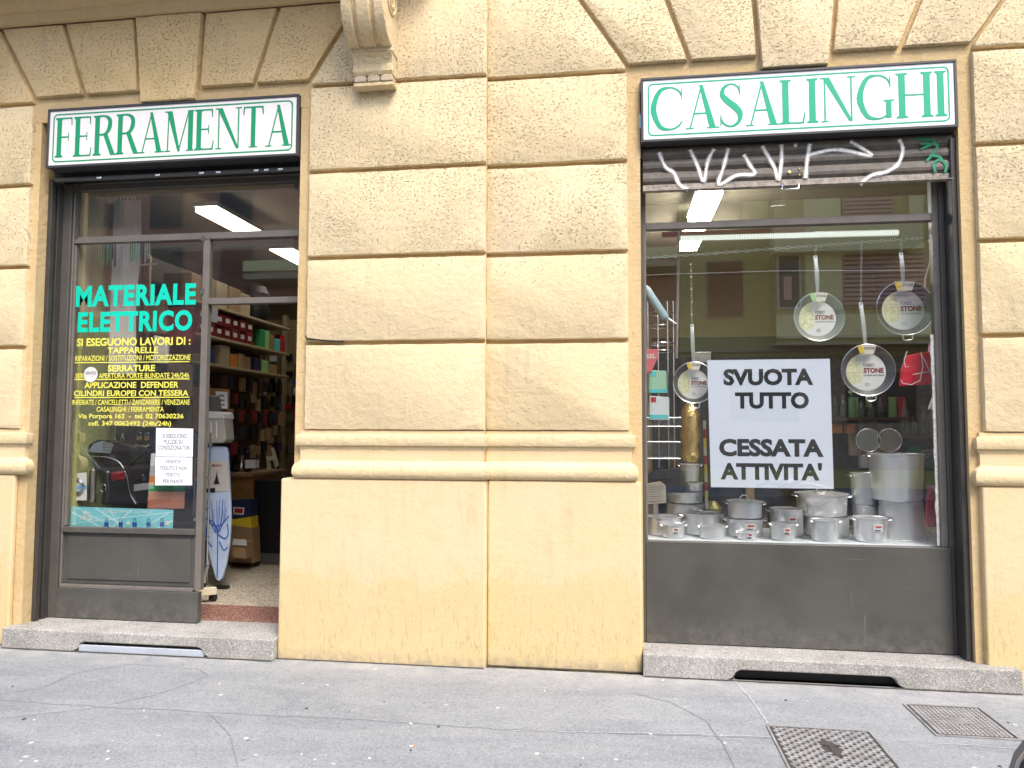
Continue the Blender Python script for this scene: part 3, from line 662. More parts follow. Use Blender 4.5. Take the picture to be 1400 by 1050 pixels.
def smooth(pts, n=6):
    out = []; m = len(pts)
    for i in range(m-1):
        p = [Vector(pts[max(0, min(m-1, j))]) for j in (i-1, i, i+1, i+2)]
        for k in range(n):
            t = k/n; out.append(tuple(.5*((2*p[1])+(p[2]-p[0])*t+(2*p[0]-5*p[1]+4*p[2]-p[3])*t*t+(-p[0]+3*p[1]-3*p[2]+p[3])*t**3)))
    return out+[tuple(pts[-1])]
for k, st in enumerate([[(130, 530), (152, 580), (182, 602), (200, 640), (232, 662)], [(238, 520), (265, 580), (285, 630), (300, 560), (322, 518)], [(372, 515), (355, 580), (338, 642), (400, 610), (462, 605), (445, 572), (425, 538)],
    [(488, 508), (530, 580), (545, 625), (556, 560), (556, 503)], [(600, 504), (610, 508)], [(640, 620), (645, 560), (655, 500)], [(648, 540), (750, 521), (868, 542), (830, 512), (795, 492)], [(965, 485), (978, 520), (962, 570), (920, 598), (870, 610), (828, 642)]]):
    P_ = smooth([c7(*p) for p in st]); nn = len(P_)
    W_ = [.017+.007*noise.noise(Vector((i*.35, k*7., 0)))+(.006 if i in (0, nn-1) else 0) for i in range(nn)]
    g_ = build('graffiti_stroke', MB().strip(P_, .1415-k*.0002, W_), M_spray, RS)
    build('overspray', MB().strip(P_, .1424-k*.0001, [w__*1.9 for w__ in W_]), M_over, g_)
for k, st in enumerate([[(1022, 482), (1090, 492), (1040, 520)], [(1040, 500), (1098, 505), (1075, 545), (1060, 560)], [(1070, 540), (1110, 548), (1085, 570), (1092, 600)], [(1108, 550), (1128, 575), (1125, 600)]]):
    build('graffiti_stroke', MB().strip(smooth([c7(*p) for p in st]), .1395-k*.0002, .016), M_sprayg, RS)
# poster
po = sheet('poster', [(972, 666), (1140, 668.5), (1134.5, 490.5), (967, 492.5)], 'large pale blue poster reading SVUOTA TUTTO CESSATA ATTIVITA in the housewares window', 'poster', .2935, mat('pale blue poster paper', (.76, .83, .95), .5, bump=.15, bscale=4))
for b_, x0, x1, y0, y1 in (('SVUOTA', 989, 1112, 504, 527), ('TUTTO', 1005, 1106, 536, 559), ('CESSATA', 983, 1126, 600, 624.5), ("ATTIVITA'", 985, 1124, 632.5, 656.5)):
    build('lettering', text_px(b_, x0, x1, y0, y1, .2928, .046), M_ink, po)

# ------------------------------------------------------------------ shop interior shell
def sbox(name, x0, x1, y0, y1, z0, z1, m): return struct(build(name, MB().box(x0, x1, y0, y1, z0, z1), m))
sbox('threshold', -3.6, -2.235, .342, .80, .02, .139, M_thr)
sbox('shop_floor', -5.2, 3.4, .80, 5.4, .02, .138, M_terr)
sbox('shop_floor', -5.2, -3.6, .46, .799, .02, .138, M_terr); sbox('shop_floor', -2.234, 3.4, .46, .799, .02, .138, M_terr)
sbox('shop_ceiling', -5.2, 3.4, .461, 5.4, 3.62, 3.70, mat('shop ceiling', (.34, .30, .22), .85))
sbox('shop_wall', -5.3, -5.2, .461, 5.5, .02, 3.7, M_inner)
sbox('shop_wall', 3.4, 3.5, .461, 5.5, .02, 3.7, M_inner)
sbox('shop_wall', -5.2, 3.4, 5.4, 5.5, .02, 3.7, M_inner)
sbox('shop_wall', -1.75, -1.55, .461, 4.2, .139, 3.62, M_inner)
# cream lining of the reveal behind the left glass
sbox('window_lining', -4.165, -4.10, .34, .80, .141, 3.52, mat('cream lining', (.62, .52, .34), .6, var=.08))
sbox('window_lining', -4.0995, -1.76, .46, .56, 3.40, 3.52, mat('cream lining2', (.60, .50, .36), .6))
# ceiling lamps
def lamp(X, y0, y1, zc, label, ml=None):
    t = thing('ceiling_lamp', label, 'ceiling lamp', (X, (y0+y1)/2, zc), 'fluorescent ceiling lamps in the shop')
    build('housing', MB().box(X-.11, X+.11, y0, y1, zc+.05, zc+.09), M_lampf, t)
    build('tube_cover', MB().box(X-.10, X+.10, y0+.01, y1-.01, zc, zc+.0495), ml or M_lamp, t, .012, 2)
for y0, y1, lb in ((1.1, 2.18, 'lit ceiling strip lamp behind the upper pane over the left door'), (2.5, 3.6, 'second lit ceiling strip lamp deeper in the hardware shop')): lamp(-3.52, y0, y1, 3.42, lb)
la = atz(965, 282, 3.42)
lamp(la.x, 1.2, 2.0, 3.42, 'lit ceiling strip lamp behind the housewares window top left', M_lampr); lamp(la.x, 2.35, 3.1, 3.42, 'farther lit ceiling strip lamp seen through the housewares window', M_lampr)
M_hang = None
ORD = ['first', 'second', 'third', 'fourth', 'fifth', 'sixth', 'seventh', 'eighth', 'ninth', 'tenth', 'eleventh', 'twelfth', 'thirteenth', 'fourteenth', 'fifteenth', 'sixteenth']
# ---- left wall shelving seen through the open door
SX = -3.8
rk = thing('shelf_rack', 'long cream wall shelving with boxes and tools inside the open door', 'shelf', (SX-.25, 2.4, .14))
for z in (2.72, 2.42, 2.155): build('shelf', MB().box(SX-.38, SX, 1.3, 3.45, z-.025, z), M_shelf, rk, .003)
build('back_panel', MB().box(SX-.40, SX-.382, 1.25, 3.6, .5, 3.1), M_brown, rk)
for y in (1.3, 2.35, 3.45): build('upright', MB().box(SX-.379, SX-.35, y-.015, y+.015, .14, 3.1), M_shelf, rk)
def shelfbox(px, py0, py1, wd, zb, m, label, lab=True, dp=.2, cat='box', group='goods on the wall shelving'):
    a = atx(px, (py0+py1)/2, SX-.01); y0 = a.y; h = atx(px, py0, SX-.01).z-atx(px, py1, SX-.01).z
    b = MB().box(SX-.02-dp, SX-.015, y0-wd/2, y0+wd/2, zb+.001, zb+h)
    t = thing('carton', label, cat, (SX-.1, y0, zb+.001), group)
    build('box_body', b, m, t, .003)
    if lab: build('box_label', MB().box(SX-.0145, SX-.0135, y0-wd*.28, y0+wd*.28, zb+h*.45, zb+h*.75), M_white, t)
    return t
cols = [M_dred, M_dred, M_red, M_dred]
for i in range(7):
    y = 1.62+i*.152
    for k in range(2):
        t = thing('carton', f'{ORD[i]} dark red carton from the doorway in the {("lower", "upper")[k]} row of the middle wall shelf', 'box', (SX-.1, y, 2.421+k*.125), 'red cartons on the shelving')
        hh = .118; z0 = 2.4215+k*.121
        build('box_body', MB().box(SX-.26, SX-.02-random.random()*.02, y-.07, y+.07, z0, z0+hh), random.choice(cols), t, .003)
        build('box_label', MB().box(SX-.0195, SX-.0185, y-.045, y+.03, z0+.04, z0+.085), M_white, t)
for i, (y, wd, h, m) in enumerate([(1.5, .16, .24, M_tan), (1.70, .2, .22, M_card), (1.95, .2, .25, M_shelf), (2.2, .2, .24, M_card), (2.42, .2, .22, M_shelf)]):
    t = thing('carton', f'{ORD[i]} pale cardboard carton from the doorway on the top wall shelf', 'box', (SX-.1, y, 2.721), 'pale cartons on the top shelf')
    build('box_body', MB().box(SX-.3, SX-.02, y-wd/2, y+wd/2, 2.721, 2.721+h), m, t, .004)
sk = thing('cloth_bundle', 'dark cloth bundle at the end of the top wall shelf', 'bundle', (SX-.1, 2.8, 2.721))
build('bundle', MB().lathe([(.02, 0), (.13, .02), (.15, .12), (.12, .2), (.14, .3), (.10, .38), (.02, .42)], (SX-.12, 2.85, 2.721), 'z', 12), M_black, sk)
bk = thing('pot', 'blue enamel pot on the lowest wall shelf', 'pot', (SX-.12, 1.83, 2.156))
build('pot_body', MB().lathe([(.07, 0), (.085, .03), (.085, .15), (.07, .17), (.065, .17)], (SX-.12, 1.83, 2.156), 'z', 20), M_blue, bk)
build('pot_lid', MB().lathe([(.088, .172), (.085, .182), (.03, .20), (.012, .205), (.012, .22)], (SX-.12, 1.83, 2.156), 'z', 20), M_chrome, bk)
for i, (y, wd, h, m, nm) in enumerate([(1.56, .14, .07, M_tan, 'tan'), (2.05, .16, .2, M_shelf, 'cream'), (2.22, .12, .13, M_org, 'orange'), (2.36, .1, .15, M_card, 'brown'), (2.5, .12, .13, M_tan, 'tan'), (2.72, .14, .14, M_nav, 'navy'), (2.9, .14, .13, M_lgrn, 'pale green'), (3.1, .16, .1, M_card, 'brown')]):
    t = thing('carton', f'small {nm} carton, {ORD[i]} from the doorway on the lowest wall shelf', 'box', (SX-.1, y, 2.156), 'small cartons on the lowest wall shelf')
    build('box_body', MB().box(SX-.25, SX-.02, y-wd/2, y+wd/2, 2.156, 2.156+h), m, t, .003)
for i, (y, h, m) in enumerate([(2.82, .2, M_grn), (2.93, .2, M_lgrn), (3.05, .17, M_tan), (3.2, .14, M_aqua), (3.32, .2, M_red)]):
    t = thing('packet', f'{("dark green", "light green", "tan", "aqua", "red")[i]} upright packet on the middle wall shelf past the red cartons', 'packet', (SX-.1, y, 2.421), 'packets past the red cartons')
    build('packet_body', MB().box(SX-.2, SX-.02, y-.045, y+.045, 2.421, 2.421+h), m, t, .003)
# hanging blister packs below the shelves and on the pegboard
pb = thing('pegboard', 'tall cream pegboard at the back of the hardware shop', 'pegboard', (-3.9, 4.3, .14))
pbx0, pbx1 = at(352, 470, 4.3).x, at(406, 470, 4.3).x
build('board', MB().box(pbx0-.6, pbx1+.1, 4.3, 4.32, .9, 2.95), mat('pegboard cream', (.30, .23, .13), .7, var=.1), pb)
build('upright', MB().box(at(388, 470, 4.25).x, at(392, 470, 4.25).x, 4.2, 4.29, .2, 3.0), M_shelf, pb)
mb = MB()
for i in range(26):
    for k in range(44):
        x = pbx0-.5+i*.055; z = 1.0+k*.043; mb.flat([(x-.006, z-.006), (x+.006, z-.006), (x+.006, z+.006), (x-.006, z+.006)], 4.2985)
stuff(build('peg_holes', mb, M_black, pb))
rnd = random.Random(3); hc = [M_red, M_dred, M_nav, M_black, M_white, M_tan, M_chrome, M_brown, M_blue, M_black, M_brown, M_black]
for i in range(9):
    for k in range(13):
        if rnd.random() < .2: continue
        x = pbx0+.0+i*.115+rnd.uniform(-.02, .02); z = 1.22+k*.105+rnd.uniform(-.02, .02); ww, hh = rnd.uniform(.03, .05), rnd.uniform(.05, .09)
        if z > 2.35 and rnd.random() < .6: continue
        t = build('hanging_pack', MB().box(x-ww, x+ww*.8, 4.24, 4.27, z-hh, z), rnd.choice(hc), None, .003)
        tag(t, f'small packaged tool, {ORD[i]} from left in {ORD[k]} row up on the pegboard', 'packaged tool', 'packs on the pegboard')
for i in range(16):
    for k in range(5):
        if rnd.random() < .12: continue
        y = 1.5+i*.125+rnd.uniform(-.03, .03); z = 2.05-k*.17+rnd.uniform(-.03, .03); ww, hh = rnd.uniform(.03, .055), rnd.uniform(.08, .15)
        t = build('hanging_pack', MB().box(SX-.1, SX-.06, y-ww, y+ww, z-hh, z), rnd.choice([M_nav, M_black, M_brown, M_black, M_tan, M_dred, M_black, M_card, M_black]), None, .003)
        tag(t, f'packaged tool, {ORD[i]} from doorway in {ORD[k]} row down below the shelves', 'packaged tool', 'packs under the wall shelves')
nb = thing('price_card', 'white price card hanging on the brown panel above the laundry bin', 'card', (SX, 1.8, 1.5))
def plate(px, Y, m, name='card', th=.003): P = [at(x, y, Y) for x, y in px]; return MB().prism([(p.x, p.z) for p in P], Y, Y+th)
build('card', plate([(294, 558), (311, 559), (311, 536), (295, 535)], 1.45, M_paper), M_paper, nb)
for i in range(3): build('lettering', plate([(299, 542+i*6.2), (307, 542+i*6.2), (307, 540+i*6.2), (299, 540+i*6.2)], 1.447, 0, th=.001), M_gold, nb)
nb2 = build('brown_panel', plate([(264, 590), (311, 590), (313, 532), (264, 529)], 1.5, M_wood, th=.02), M_wood); tag(nb2, 'varnished brown board standing behind the white laundry bin', 'board')
nb3 = build('hanging_card', plate([(289, 440), (297, 441), (298, 421), (290, 419)], 1.55, M_paper), M_paper); tag(nb3, 'small cream card hanging from the top wall shelf', 'card')
# counter with goods
ct = thing('counter', 'wooden shop counter with orange brown front behind the ironing board', 'counter', (-3.75, 2.65, .14))
cz = at(345, 648, 2.4).z
cxa, cxb = at(300, 700, 2.42).x, at(342, 700, 2.42).x
build('front', MB().box(cxa, cxb, 2.45, 3.1, .142, cz-.03), M_wood, ct, .004)
build('worktop', MB().box(cxa-.05, cxb+.03, 2.38, 3.2, cz-.0295, cz+.01), M_tan, ct, .004)
cb = thing('cabinet', 'black floor cabinet with grey base inside the doorway', 'cabinet', (-3.55, 2.6, .14))
a, b = at(345, 700, 2.5), at(386, 700, 2.5); zt = at(365, 657, 2.5).z
build('cabinet_body', MB().box(a.x, b.x+.2, 2.5, 3.0, .25, zt), M_black, cb, .004)
build('cabinet_base', MB().box(a.x+.01, b.x+.2, 2.49, 3.0, .142, .249), mat('dark grey base', (.10, .10, .10), .6), cb)
for (px, py, r_, m, lb) in ((322, 636, .05, M_black, 'dark taped tool on the wooden counter'), (330, 628, .045, M_chrome, 'shiny metal clamp on the wooden counter'), (338, 632, .05, M_black, 'black power tool at the counter end')):
    p = at(px, 645, 2.6); t = build('tool', MB().lathe([(r_*.5, 0), (r_, .02), (r_*.8, .08), (r_*.3, .16), (r_*.6, .2), (.01, .22)], (p.x, 2.6, cz+.011), 'z', 10), m); tag(t, lb, 'tool')
t = build('white_carton', plate([(335, 640), (349, 640), (349, 629), (335, 629)], 2.35, 0, th=.08), M_white); tag(t, 'small white carton at the counter edge beside the black cabinet', 'carton')
t = thing('stepladder', 'cream folding step ladder leaning beyond the black cabinet', 'ladder', (-3.6, 3.1, .14))
build('rail', plate([(362, 612), (365, 612), (372, 652), (366, 652)], 3.1, 0, th=.03), M_cream, t); build('rail', plate([(370, 612), (373, 612), (380, 636), (376, 640)], 3.1, 0, th=.03), M_cream, t); build('tread', plate([(363, 624), (375, 623), (377, 629), (366, 630)], 3.085, 0, th=.03), M_cream, t)
# blue and yellow flat box with cardboard carton
bb = thing('display_box', 'tall blue and yellow display box standing before the counter', 'box', (-3.7, 2.3, .14))
yb = 2.25
build('blue_top', plate([(314, 710), (343, 706), (343, 683), (312, 684)], yb, 0, th=.15), M_nav, bb)
build('yellow_band', plate([(314.5, 718), (344, 722), (343, 706.5), (314, 710.5)], yb, 0, th=.15), M_yel2, bb)
build('logo_frame', plate([(319, 703), (333, 704), (334, 694), (319, 693)], yb-.005, 0), M_white, bb); build('logo_patch', plate([(320.5, 701), (331.5, 702), (332, 695.5), (320.5, 695)], yb-.008, 0), M_red, bb)
build('card_side', plate([(315, 768), (347, 770), (345, 722.5), (315, 718.5)], yb, 0, th=.15), M_tan, bb)
t = thing('carton', 'open brown cardboard carton at the foot of the blue and yellow box', 'box', (-3.7, 2.1, .14))
build('box_body', plate([(318, 762), (336, 764), (336, 742), (318, 740)], 2.05, 0, th=.12), M_card, t); build('box_flap', plate([(317, 745), (337, 746), (336, 738), (319, 737)], 2.03, 0, th=.01), M_white, t)
# ironing board
ib = thing('ironing_board', 'folded ironing board with blue patterned cover standing on its nose', 'ironing board', (-3.4, 1.3, .14))
YI = 1.32
outl = [(283, 612), (287, 610), (303, 610), (309, 612), (311, 620), (312.5, 650), (314.5, 690), (315, 712), (313, 745), (308, 775), (303, 791), (299, 795), (295, 792), (288, 770), (283, 745), (280.5, 710), (280, 670), (279, 630), (280, 617)]
build('cover', plate(outl, YI, 0, th=.035), mat('ironing cover', (.50, .62, .85), .8, var=.12, scale=9), ib, .008, 2)
build('wrapper', plate([(279.6, 672), (313.2, 671), (311.5, 630), (279.2, 631)], YI-.004, 0), mat('cream wrapper', (.62, .60, .56), .5), ib)
build('wrapper_print', plate([(292, 662), (300, 662), (297.5, 652), (296.5, 644), (295, 652)], YI-.006, 0, th=.001), M_ink, ib)
build('lettering', text_px('BRAVA', 290, 303, 634.5, 638.5, YI-.0065, .02), M_dred, ib)
build('wrapper_print', plate([(282, 673), (294, 673), (294, 667), (282, 668)], YI-.006, 0, th=.001), M_ink, ib)
mb = MB(); rnd = random.Random(5)
def ipx(x, y, Y=YI-.003): p = at(x, y, Y); return (p.x, p.z)
for i in range(17):
    x0 = 283+rnd.random()*28; y0 = 680+rnd.random()*18; mb.strip([ipx(297+(x0-297)*.2, 728), ipx(297+(x0-297)*.75, 712), ipx(x0, y0)], YI-.003-i*.0001, .0045)
for k, pts in enumerate(([(297, 790), (297.5, 760), (297, 726), (290, 712), (284, 716), (283, 735), (290, 748)], [(298, 730), (307, 736), (312, 730), (311, 716)], [(282, 708), (292, 718), (303, 717), (313, 705)], [(300, 740), (306, 752), (311, 748)])):
    mb.strip(smooth([ipx(*p) for p in pts]), YI-.005-k*.0001, .011)
stuff(build('printed_flowers', mb, mat('blue print', (.05, .14, .5), .8), ib))
a, b = at(286, 762, YI+.06), at(279, 797, YI+.02)
build('leg', MB().tube([at(288, 700, YI+.05), a, b], .013, 8), M_white, ib)
build('rubber_foot', MB().tube([b, b+Vector((-.005, -.003, -.05))], .018, 8), M_black, ib)
p = at(300, 796, YI); build('nose_foot', MB().box(p.x-.05, p.x+.07, YI+.0, YI+.06, .142, .165), M_black, ib, .006)
# white ribbed laundry bin on top
lb_ = thing('laundry_bin', 'pale ribbed plastic bin stacked above the ironing board', 'bin', (-3.35, 1.3, 1.3))
YB = 1.28
build('bin_body', plate([(276, 606), (305, 606), (308.5, 601), (306, 570), (303, 566), (275, 564), (274, 572), (275, 600)], YB, 0, th=.16), mat('grey white plastic', (.50, .49, .44), .45), lb_, .012, 2)
build('rim', plate([(274, 572), (306.5, 573), (305, 566), (302, 563), (277, 562), (274, 565)], YB-.008, 0, th=.18), M_white, lb_, .008, 2)
for x in (281, 288, 295.5): build('rib', MB().tube([at(x, 576, YB-.002), at(x+.8, 599, YB-.002)], .006, 6), M_white, lb_)
gb = build('grey_tub', plate([(273, 561), (294, 562), (291, 541), (273, 539)], YB+.05, 0, th=.15), mat('dark grey tub', (.12, .13, .12), .4), None, .01); tag(gb, 'dark grey translucent tub on top of the pale ribbed bin', 'tub')
# wire cart and cream footed rack beside the door
wc = thing('wire_rack', 'chrome wire trolley with shelves just inside the doorway', 'rack', (-3.15, .95, .14))
for x, Y in ((-3.60, .75), (-3.335, .75), (-3.60, 1.1), (-3.41, 1.1)): build('post', MB().tube([(x, Y, .24), (x, Y, 1.5)], .008, 6), M_chrome, wc)
for z in (.38, .62, .86, 1.12, 1.4):
    build('basket_rim', MB().tube([(-3.61, .74, z), (-3.33, .74, z), (-3.40, 1.11, z), (-3.61, 1.11, z)], .006, 6, closed=True), M_chrome, wc)
    mb = MB(); [mb.tube([(-3.61+.27*i/6, .74, z), (-3.61+.20*i/6, 1.11, z)], .002, 4) for i in range(1, 6)]; stuff(build('shelf_wires', mb, M_chrome, wc))
for z, m, nm in ((.40, M_tan, 'brown'), (.64, M_white, 'clear'), (.88, M_purple, 'purple'), (1.14, M_dred, 'dark red')):
    t = build('goods_packet', MB().box(-3.60, -3.40, .80, 1.05, z, z+.15), m, None, .01); tag(t, f'{nm} packet lying on the chrome wire trolley', 'packet')
cf = thing('rack_foot', 'cream metal rack foot on a black castor at the doorway', 'rack foot', (-3.1, .7, .14))
b = atz(292, 812, .2); a = Vector((b.x-.38, .345, .2)); a.y = b.y-.28
build('foot_bar', MB().add([(a.x, a.y, .20), (b.x, b.y, .20), (b.x, b.y, .26), (a.x, a.y, .26), (a.x+.04, a.y-.02, .20), (b.x+.04, b.y-.02, .20), (b.x+.04, b.y-.02, .26), (a.x+.04, a.y-.02, .26)], [(0,1,2,3),(4,5,6,7),(0,1,5,4),(3,2,6,7),(0,3,7,4),(1,2,6,5)]), M_cream, cf, .004)
build('castor', MB().lathe([(.01, -.02), (.032, -.02), (.032, .02), (.01, .02)], (b.x-.01, b.y+.01, .172), 'x', 16), M_black, cf)

# ------------------------------------------------------------------ left window display
dk = thing('display_board', 'dark navy perforated board behind the lower left shop glass', 'display board', (-3.5, .72, .8))
a, b, c = at(112, 727, .72), at(262, 727, .72), at(262, 590, .72)
a2 = at(205, 600, .7)
build('brown_back', MB().box(-4.09, at(258, 700, .78).x, .78, .80, .75, 2.05), mat('olive brown board', (.07, .05, .025), .6, var=.15), dk)
build('dark_board', MB().box(at(205, 700, .70).x, at(262, 700, .70).x, .70, .72, .80, at(230, 585, .7).z), mat('navy board', (.012, .014, .022), .4), dk)
mb = MB(); x0, z0 = at(237, 722, .70).x, .84
for i in range(16):
    for k in range(26):
        x, z = at(260, 700, .70).x-.02-i*.022, .85+k*.025; mb.flat([(x-.004, z-.004), (x+.004, z-.004), (x+.004, z+.004), (x-.004, z+.004)], .6985)
stuff(build('board_holes', mb, mat('hole grey', (.10, .12, .14), .6), dk))
build('side_strip', MB().box(-4.095, -4.06, .34, .78, .81, 2.42), mat('yellow green patterned strip', (.40, .42, .16), .7, var=.35, scale=70), dk)
ds = struct(build('display_shelf', MB().box(-4.09, -3.28, .33, .78, .745, .80), M_dark))
bn = sheet('display_banner', [(95, 722), (236, 726.5), (237, 697), (98, 692.5)], 'turquoise padlock advertising banner along the bottom of the left glass', 'banner', .315, mat('turquoise banner', (.22, .66, .72), .4))
rnd = random.Random(11)
for k, (x0, y0, x1, y1, wd) in enumerate([(98, 700, 140, 722, .012), (105, 694, 160, 724, .007), (130, 694, 175, 724, .01), (150, 695, 165, 725, .006), (98, 716, 236, 700, .006), (180, 697, 150, 724, .01), (232, 700, 190, 726, .007), (236, 712, 205, 726, .012)]):
    a, b = at(x0, y0, .3145), at(x1, y1, .3145); build('light_ray', MB().strip([(a.x, a.z), (b.x, b.z)], .3145-k*.0001, wd), mat('pale ray', (.62, .86, .88), .4) if k == 0 else bpy.data.materials['pale ray'], bn)
build('lettering', text_px('NICE', 109, 126, 704, 711, .3135, .03), M_white, bn)
build('crown_mark', plate([(114, 703), (121, 703), (123, 699), (120, 701), (117.5, 697), (115, 701), (112, 699)], .313, 0, th=.0008), M_white, bn)
build('lettering', text_px('SICUREZZA SEMPRE AL TUO FIANCO', 140, 208, 697.5, 701.5, .3135, .01), M_white, bn)
for x in (145.5, 165, 184, 203, 221.5):
    build('padlock_body', plate([(x-3, 720), (x+3, 720), (x+3, 714), (x-3, 714)], .3132, 0, th=.001), M_blue, bn)
    a = at(x, 713, .313); build('padlock_shackle', MB().tube([(a.x-.008, .3132, a.z), (a.x-.008, .3132, a.z+.022), (a.x+.008, .3132, a.z+.022), (a.x+.008, .3132, a.z)], .002, 5), M_nav, bn)
for x in (175.5, 229): p = at(x, 715, .3130); build('white_disc', MB().lathe([(.015, 0), (.015, -.0006)], (p.x, .3128, p.z), 'y', 16), M_white, bn)
# blister pack
bp_ = sheet('blister_pack', [(90, 684.5), (118.5, 684), (118.5, 646), (90, 648)], 'blue and white blister pack holding a steel hose at lower left of the glass', 'blister pack', .36, M_white)
build('blue_print', plate([(90, 684), (96, 684), (96, 648), (90, 648)], .358, 0, th=.001), M_blue, bp_); build('blue_print', plate([(90, 670), (118, 668), (118, 663), (90, 665)], .3575, 0, th=.001), cm('sky blue', .15, .45, .80), bp_)
for r_ in (.052, .045, .038): p = at(106, 665, .350); build('hose_coil', MB().tube([(p.x+r_*math.cos(t*.3), .350, p.z+r_*1.15*math.sin(t*.3)) for t in range(21)], .0045, 6, closed=True), M_chrome, bp_)
mc = thing('metal_canister', 'slim steel canister standing beside the blister pack', 'canister', (at(126, 686, .42).x, .42, .80)); p = at(126, 686, .42); zt = at(127, 642, .42).z
build('canister_body', MB().lathe([(.03, 0), (.032, .01), (.03, .02), (.028, zt-p.z-.02), (.031, zt-p.z-.01), (.028, zt-p.z), (.008, zt-p.z+.005), (.006, zt-p.z+.025)], (p.x, .42, p.z), 'z', 18), mat('beige steel', (.62, .54, .44), .3, 1.), mc)
# padlocks, keys and lock cylinders on the display
for x, lb in ((190, 'left of two brass padlocks hanging behind the left glass'), (200.5, 'right of two brass padlocks hanging behind the left glass')):
    p = at(x, 602, .66); t = thing('padlock', lb, 'padlock', p)
    build('padlock_body', MB().box(p.x-.022, p.x+.022, .655, .672, p.z, p.z+.032), M_gold, t, .004)
    build('shackle', MB().tube([(p.x-.014, .664, p.z+.03), (p.x-.014, .664, p.z+.05)]+[(p.x+.014*math.cos(R(180-i*30)), .664, p.z+.05+.014*math.sin(R(180-i*30))) for i in range(7)]+[(p.x+.014, .664, p.z+.03)], .0035, 6), M_chrome, t)
for x, lb in ((157, 'left silver key set pinned above the dark display'), (168, 'right silver key set pinned above the dark display')):
    p = at(x, 596, .66); t = thing('key_set', lb, 'keys', p)
    build('key_bow', MB().lathe([(.012, 0), (.012, -.004)], (p.x, .66, p.z+.01), 'y', 12), M_chrome, t); build('key_blade', MB().strip([(p.x, p.z), (p.x-.02, p.z-.03)], .655, .008), M_chrome, t); build('key_blade', MB().strip([(p.x, p.z), (p.x+.018, p.z-.03)], .654, .008), M_chrome, t)
p = at(186, 612, .65); t = thing('lock_cylinder', 'brass lock cylinder bar lying across the dark display', 'lock cylinder', p)
build('cylinder_body', MB().tube([at(163, 609, .65), at(205, 612, .65)], .016, 10), M_gold, t)
for x in (163, 184, 204): p = at(x, 610.5, .65); build('collar', MB().lathe([(.021, -.01), (.021, .01)], (p.x, .65, p.z), 'x', 12), M_chrome, t)
# oilcloth samples
for k, (y0, y1, m, nm) in enumerate([(620, 637, M_white, 'white'), (637, 652, cm('grey cloth', .5, .52, .55), 'grey'), (651, 664, M_org, 'orange'), (663, 674, M_grn, 'dark green'), (672, 685, cm('clay cloth', .62, .30, .20), 'clay pink'), (683, 696, cm('brown cloth', .42, .15, .09), 'reddish brown')]):
    sl_ = (696-y0)*.11; o = build('oilcloth_sample', plate([(200+sl_*.6, y1), (251+sl_*.2, y1-.5), (252+sl_*.2, y0), (201.5+sl_*.6, y0)], .40-k*.012+.01, 0, th=.006), m, None, .002)
    tag(o, f'{nm} oilcloth sample strip in the fan under the white notices', 'cloth sample')
# shower curtain on rings
cu_ = thing('shower_curtain', 'white pleated shower curtain hanging on rings behind the lettered glass', 'curtain', (-3.9, .62, 2.0))
def pleat(px0, px1, pyt, pyb, Y, m, n, amp, name, par):
    a, b = at(px0, pyt, Y), at(px1, pyt, Y); zb = at((px0+px1)/2, pyb, Y).z; vs = []; N, Mz = n*8, 14
    for k in range(Mz+1):
        z = a.z+(zb-a.z)*k/Mz
        for i in range(N+1):
            u = i/N; x = a.x+(b.x-a.x)*u*(1+.04*math.sin(k*.5)); vs.append((x, Y+amp*math.sin(u*n*2*math.pi+.25*math.sin(k*.6))*(.6+.5*k/Mz)+.01*noise.noise(Vector((x*9, z*3, 0))), z))
    mb = MB(); mb.add(vs, [(k*(N+1)+i, k*(N+1)+i+1, (k+1)*(N+1)+i+1, (k+1)*(N+1)+i) for k in range(Mz) for i in range(N)], True)
    return build(name, mb, m, par)
pleat(156, 193, 275, 512, .62, mat('white curtain', (.85, .82, .78), .7), 9, .022, 'curtain_cloth', cu_)
pleat(126, 157, 280, 470, .66, mat('peach brown curtain', (.50, .32, .25), .7, var=.3, scale=20), 5, .02, 'curtain_cloth', cu_)
a, b = at(118, 268, .62), at(262, 262, .62); build('curtain_rod', MB().tube([a, b], .006, 8), mat('dull red rod', (.25, .10, .10), .4), cu_)
for x in (125, 150, 163, 168, 172, 177, 182): p = at(x, 272, .62); build('curtain_ring', MB().tube([(p.x+.016*math.cos(t*.7), .62+.004*t/9, p.z+.02*math.sin(t*.7)) for t in range(9)], .0035, 6, closed=True), M_white, cu_)
# bunches of laces
t = thing('lace_bunch', 'hanging bunch of green and blue cords behind the left glass', 'cords', (-3.7, .58, 2.7)); rnd = random.Random(9)
cc = [M_lgrn, M_grn, M_aqua, M_nav, M_white, M_lblue]
for i in range(34):
    x = 134+i*2.15+rnd.uniform(-.6, .6)
    if 166 < x < 176: continue
    p = at(x, 331, .56); q = at(x+rnd.uniform(-.5, .5), 352+rnd.random()*14, .56); build('cord', MB().tube([p, q], .0028, 5), cc[(i//3) % 6] if rnd.random() < .7 else rnd.choice(cc), t)
sh = thing('white_rail', 'thin white wall rail with two short lamps behind the lettered glass', 'rail', at(180, 365, .8))
build('rail_bar', MB().tube([at(130, 366.5, .8), at(214, 361, .8)], .009, 8), M_white, sh)
tl = thing('strip_light', 'pale horizontal fluorescent fitting hung across the top of the left window', 'strip light', at(250, 335, 1.1))
build('fitting', MB().box(at(150, 338, 1.1).x, at(404, 332, 1.1).x, 1.05, 1.15, at(290, 341, 1.1).z, at(290, 332, 1.1).z), mat('pale green fitting', (.42, .45, .38), .5), tl, .004)
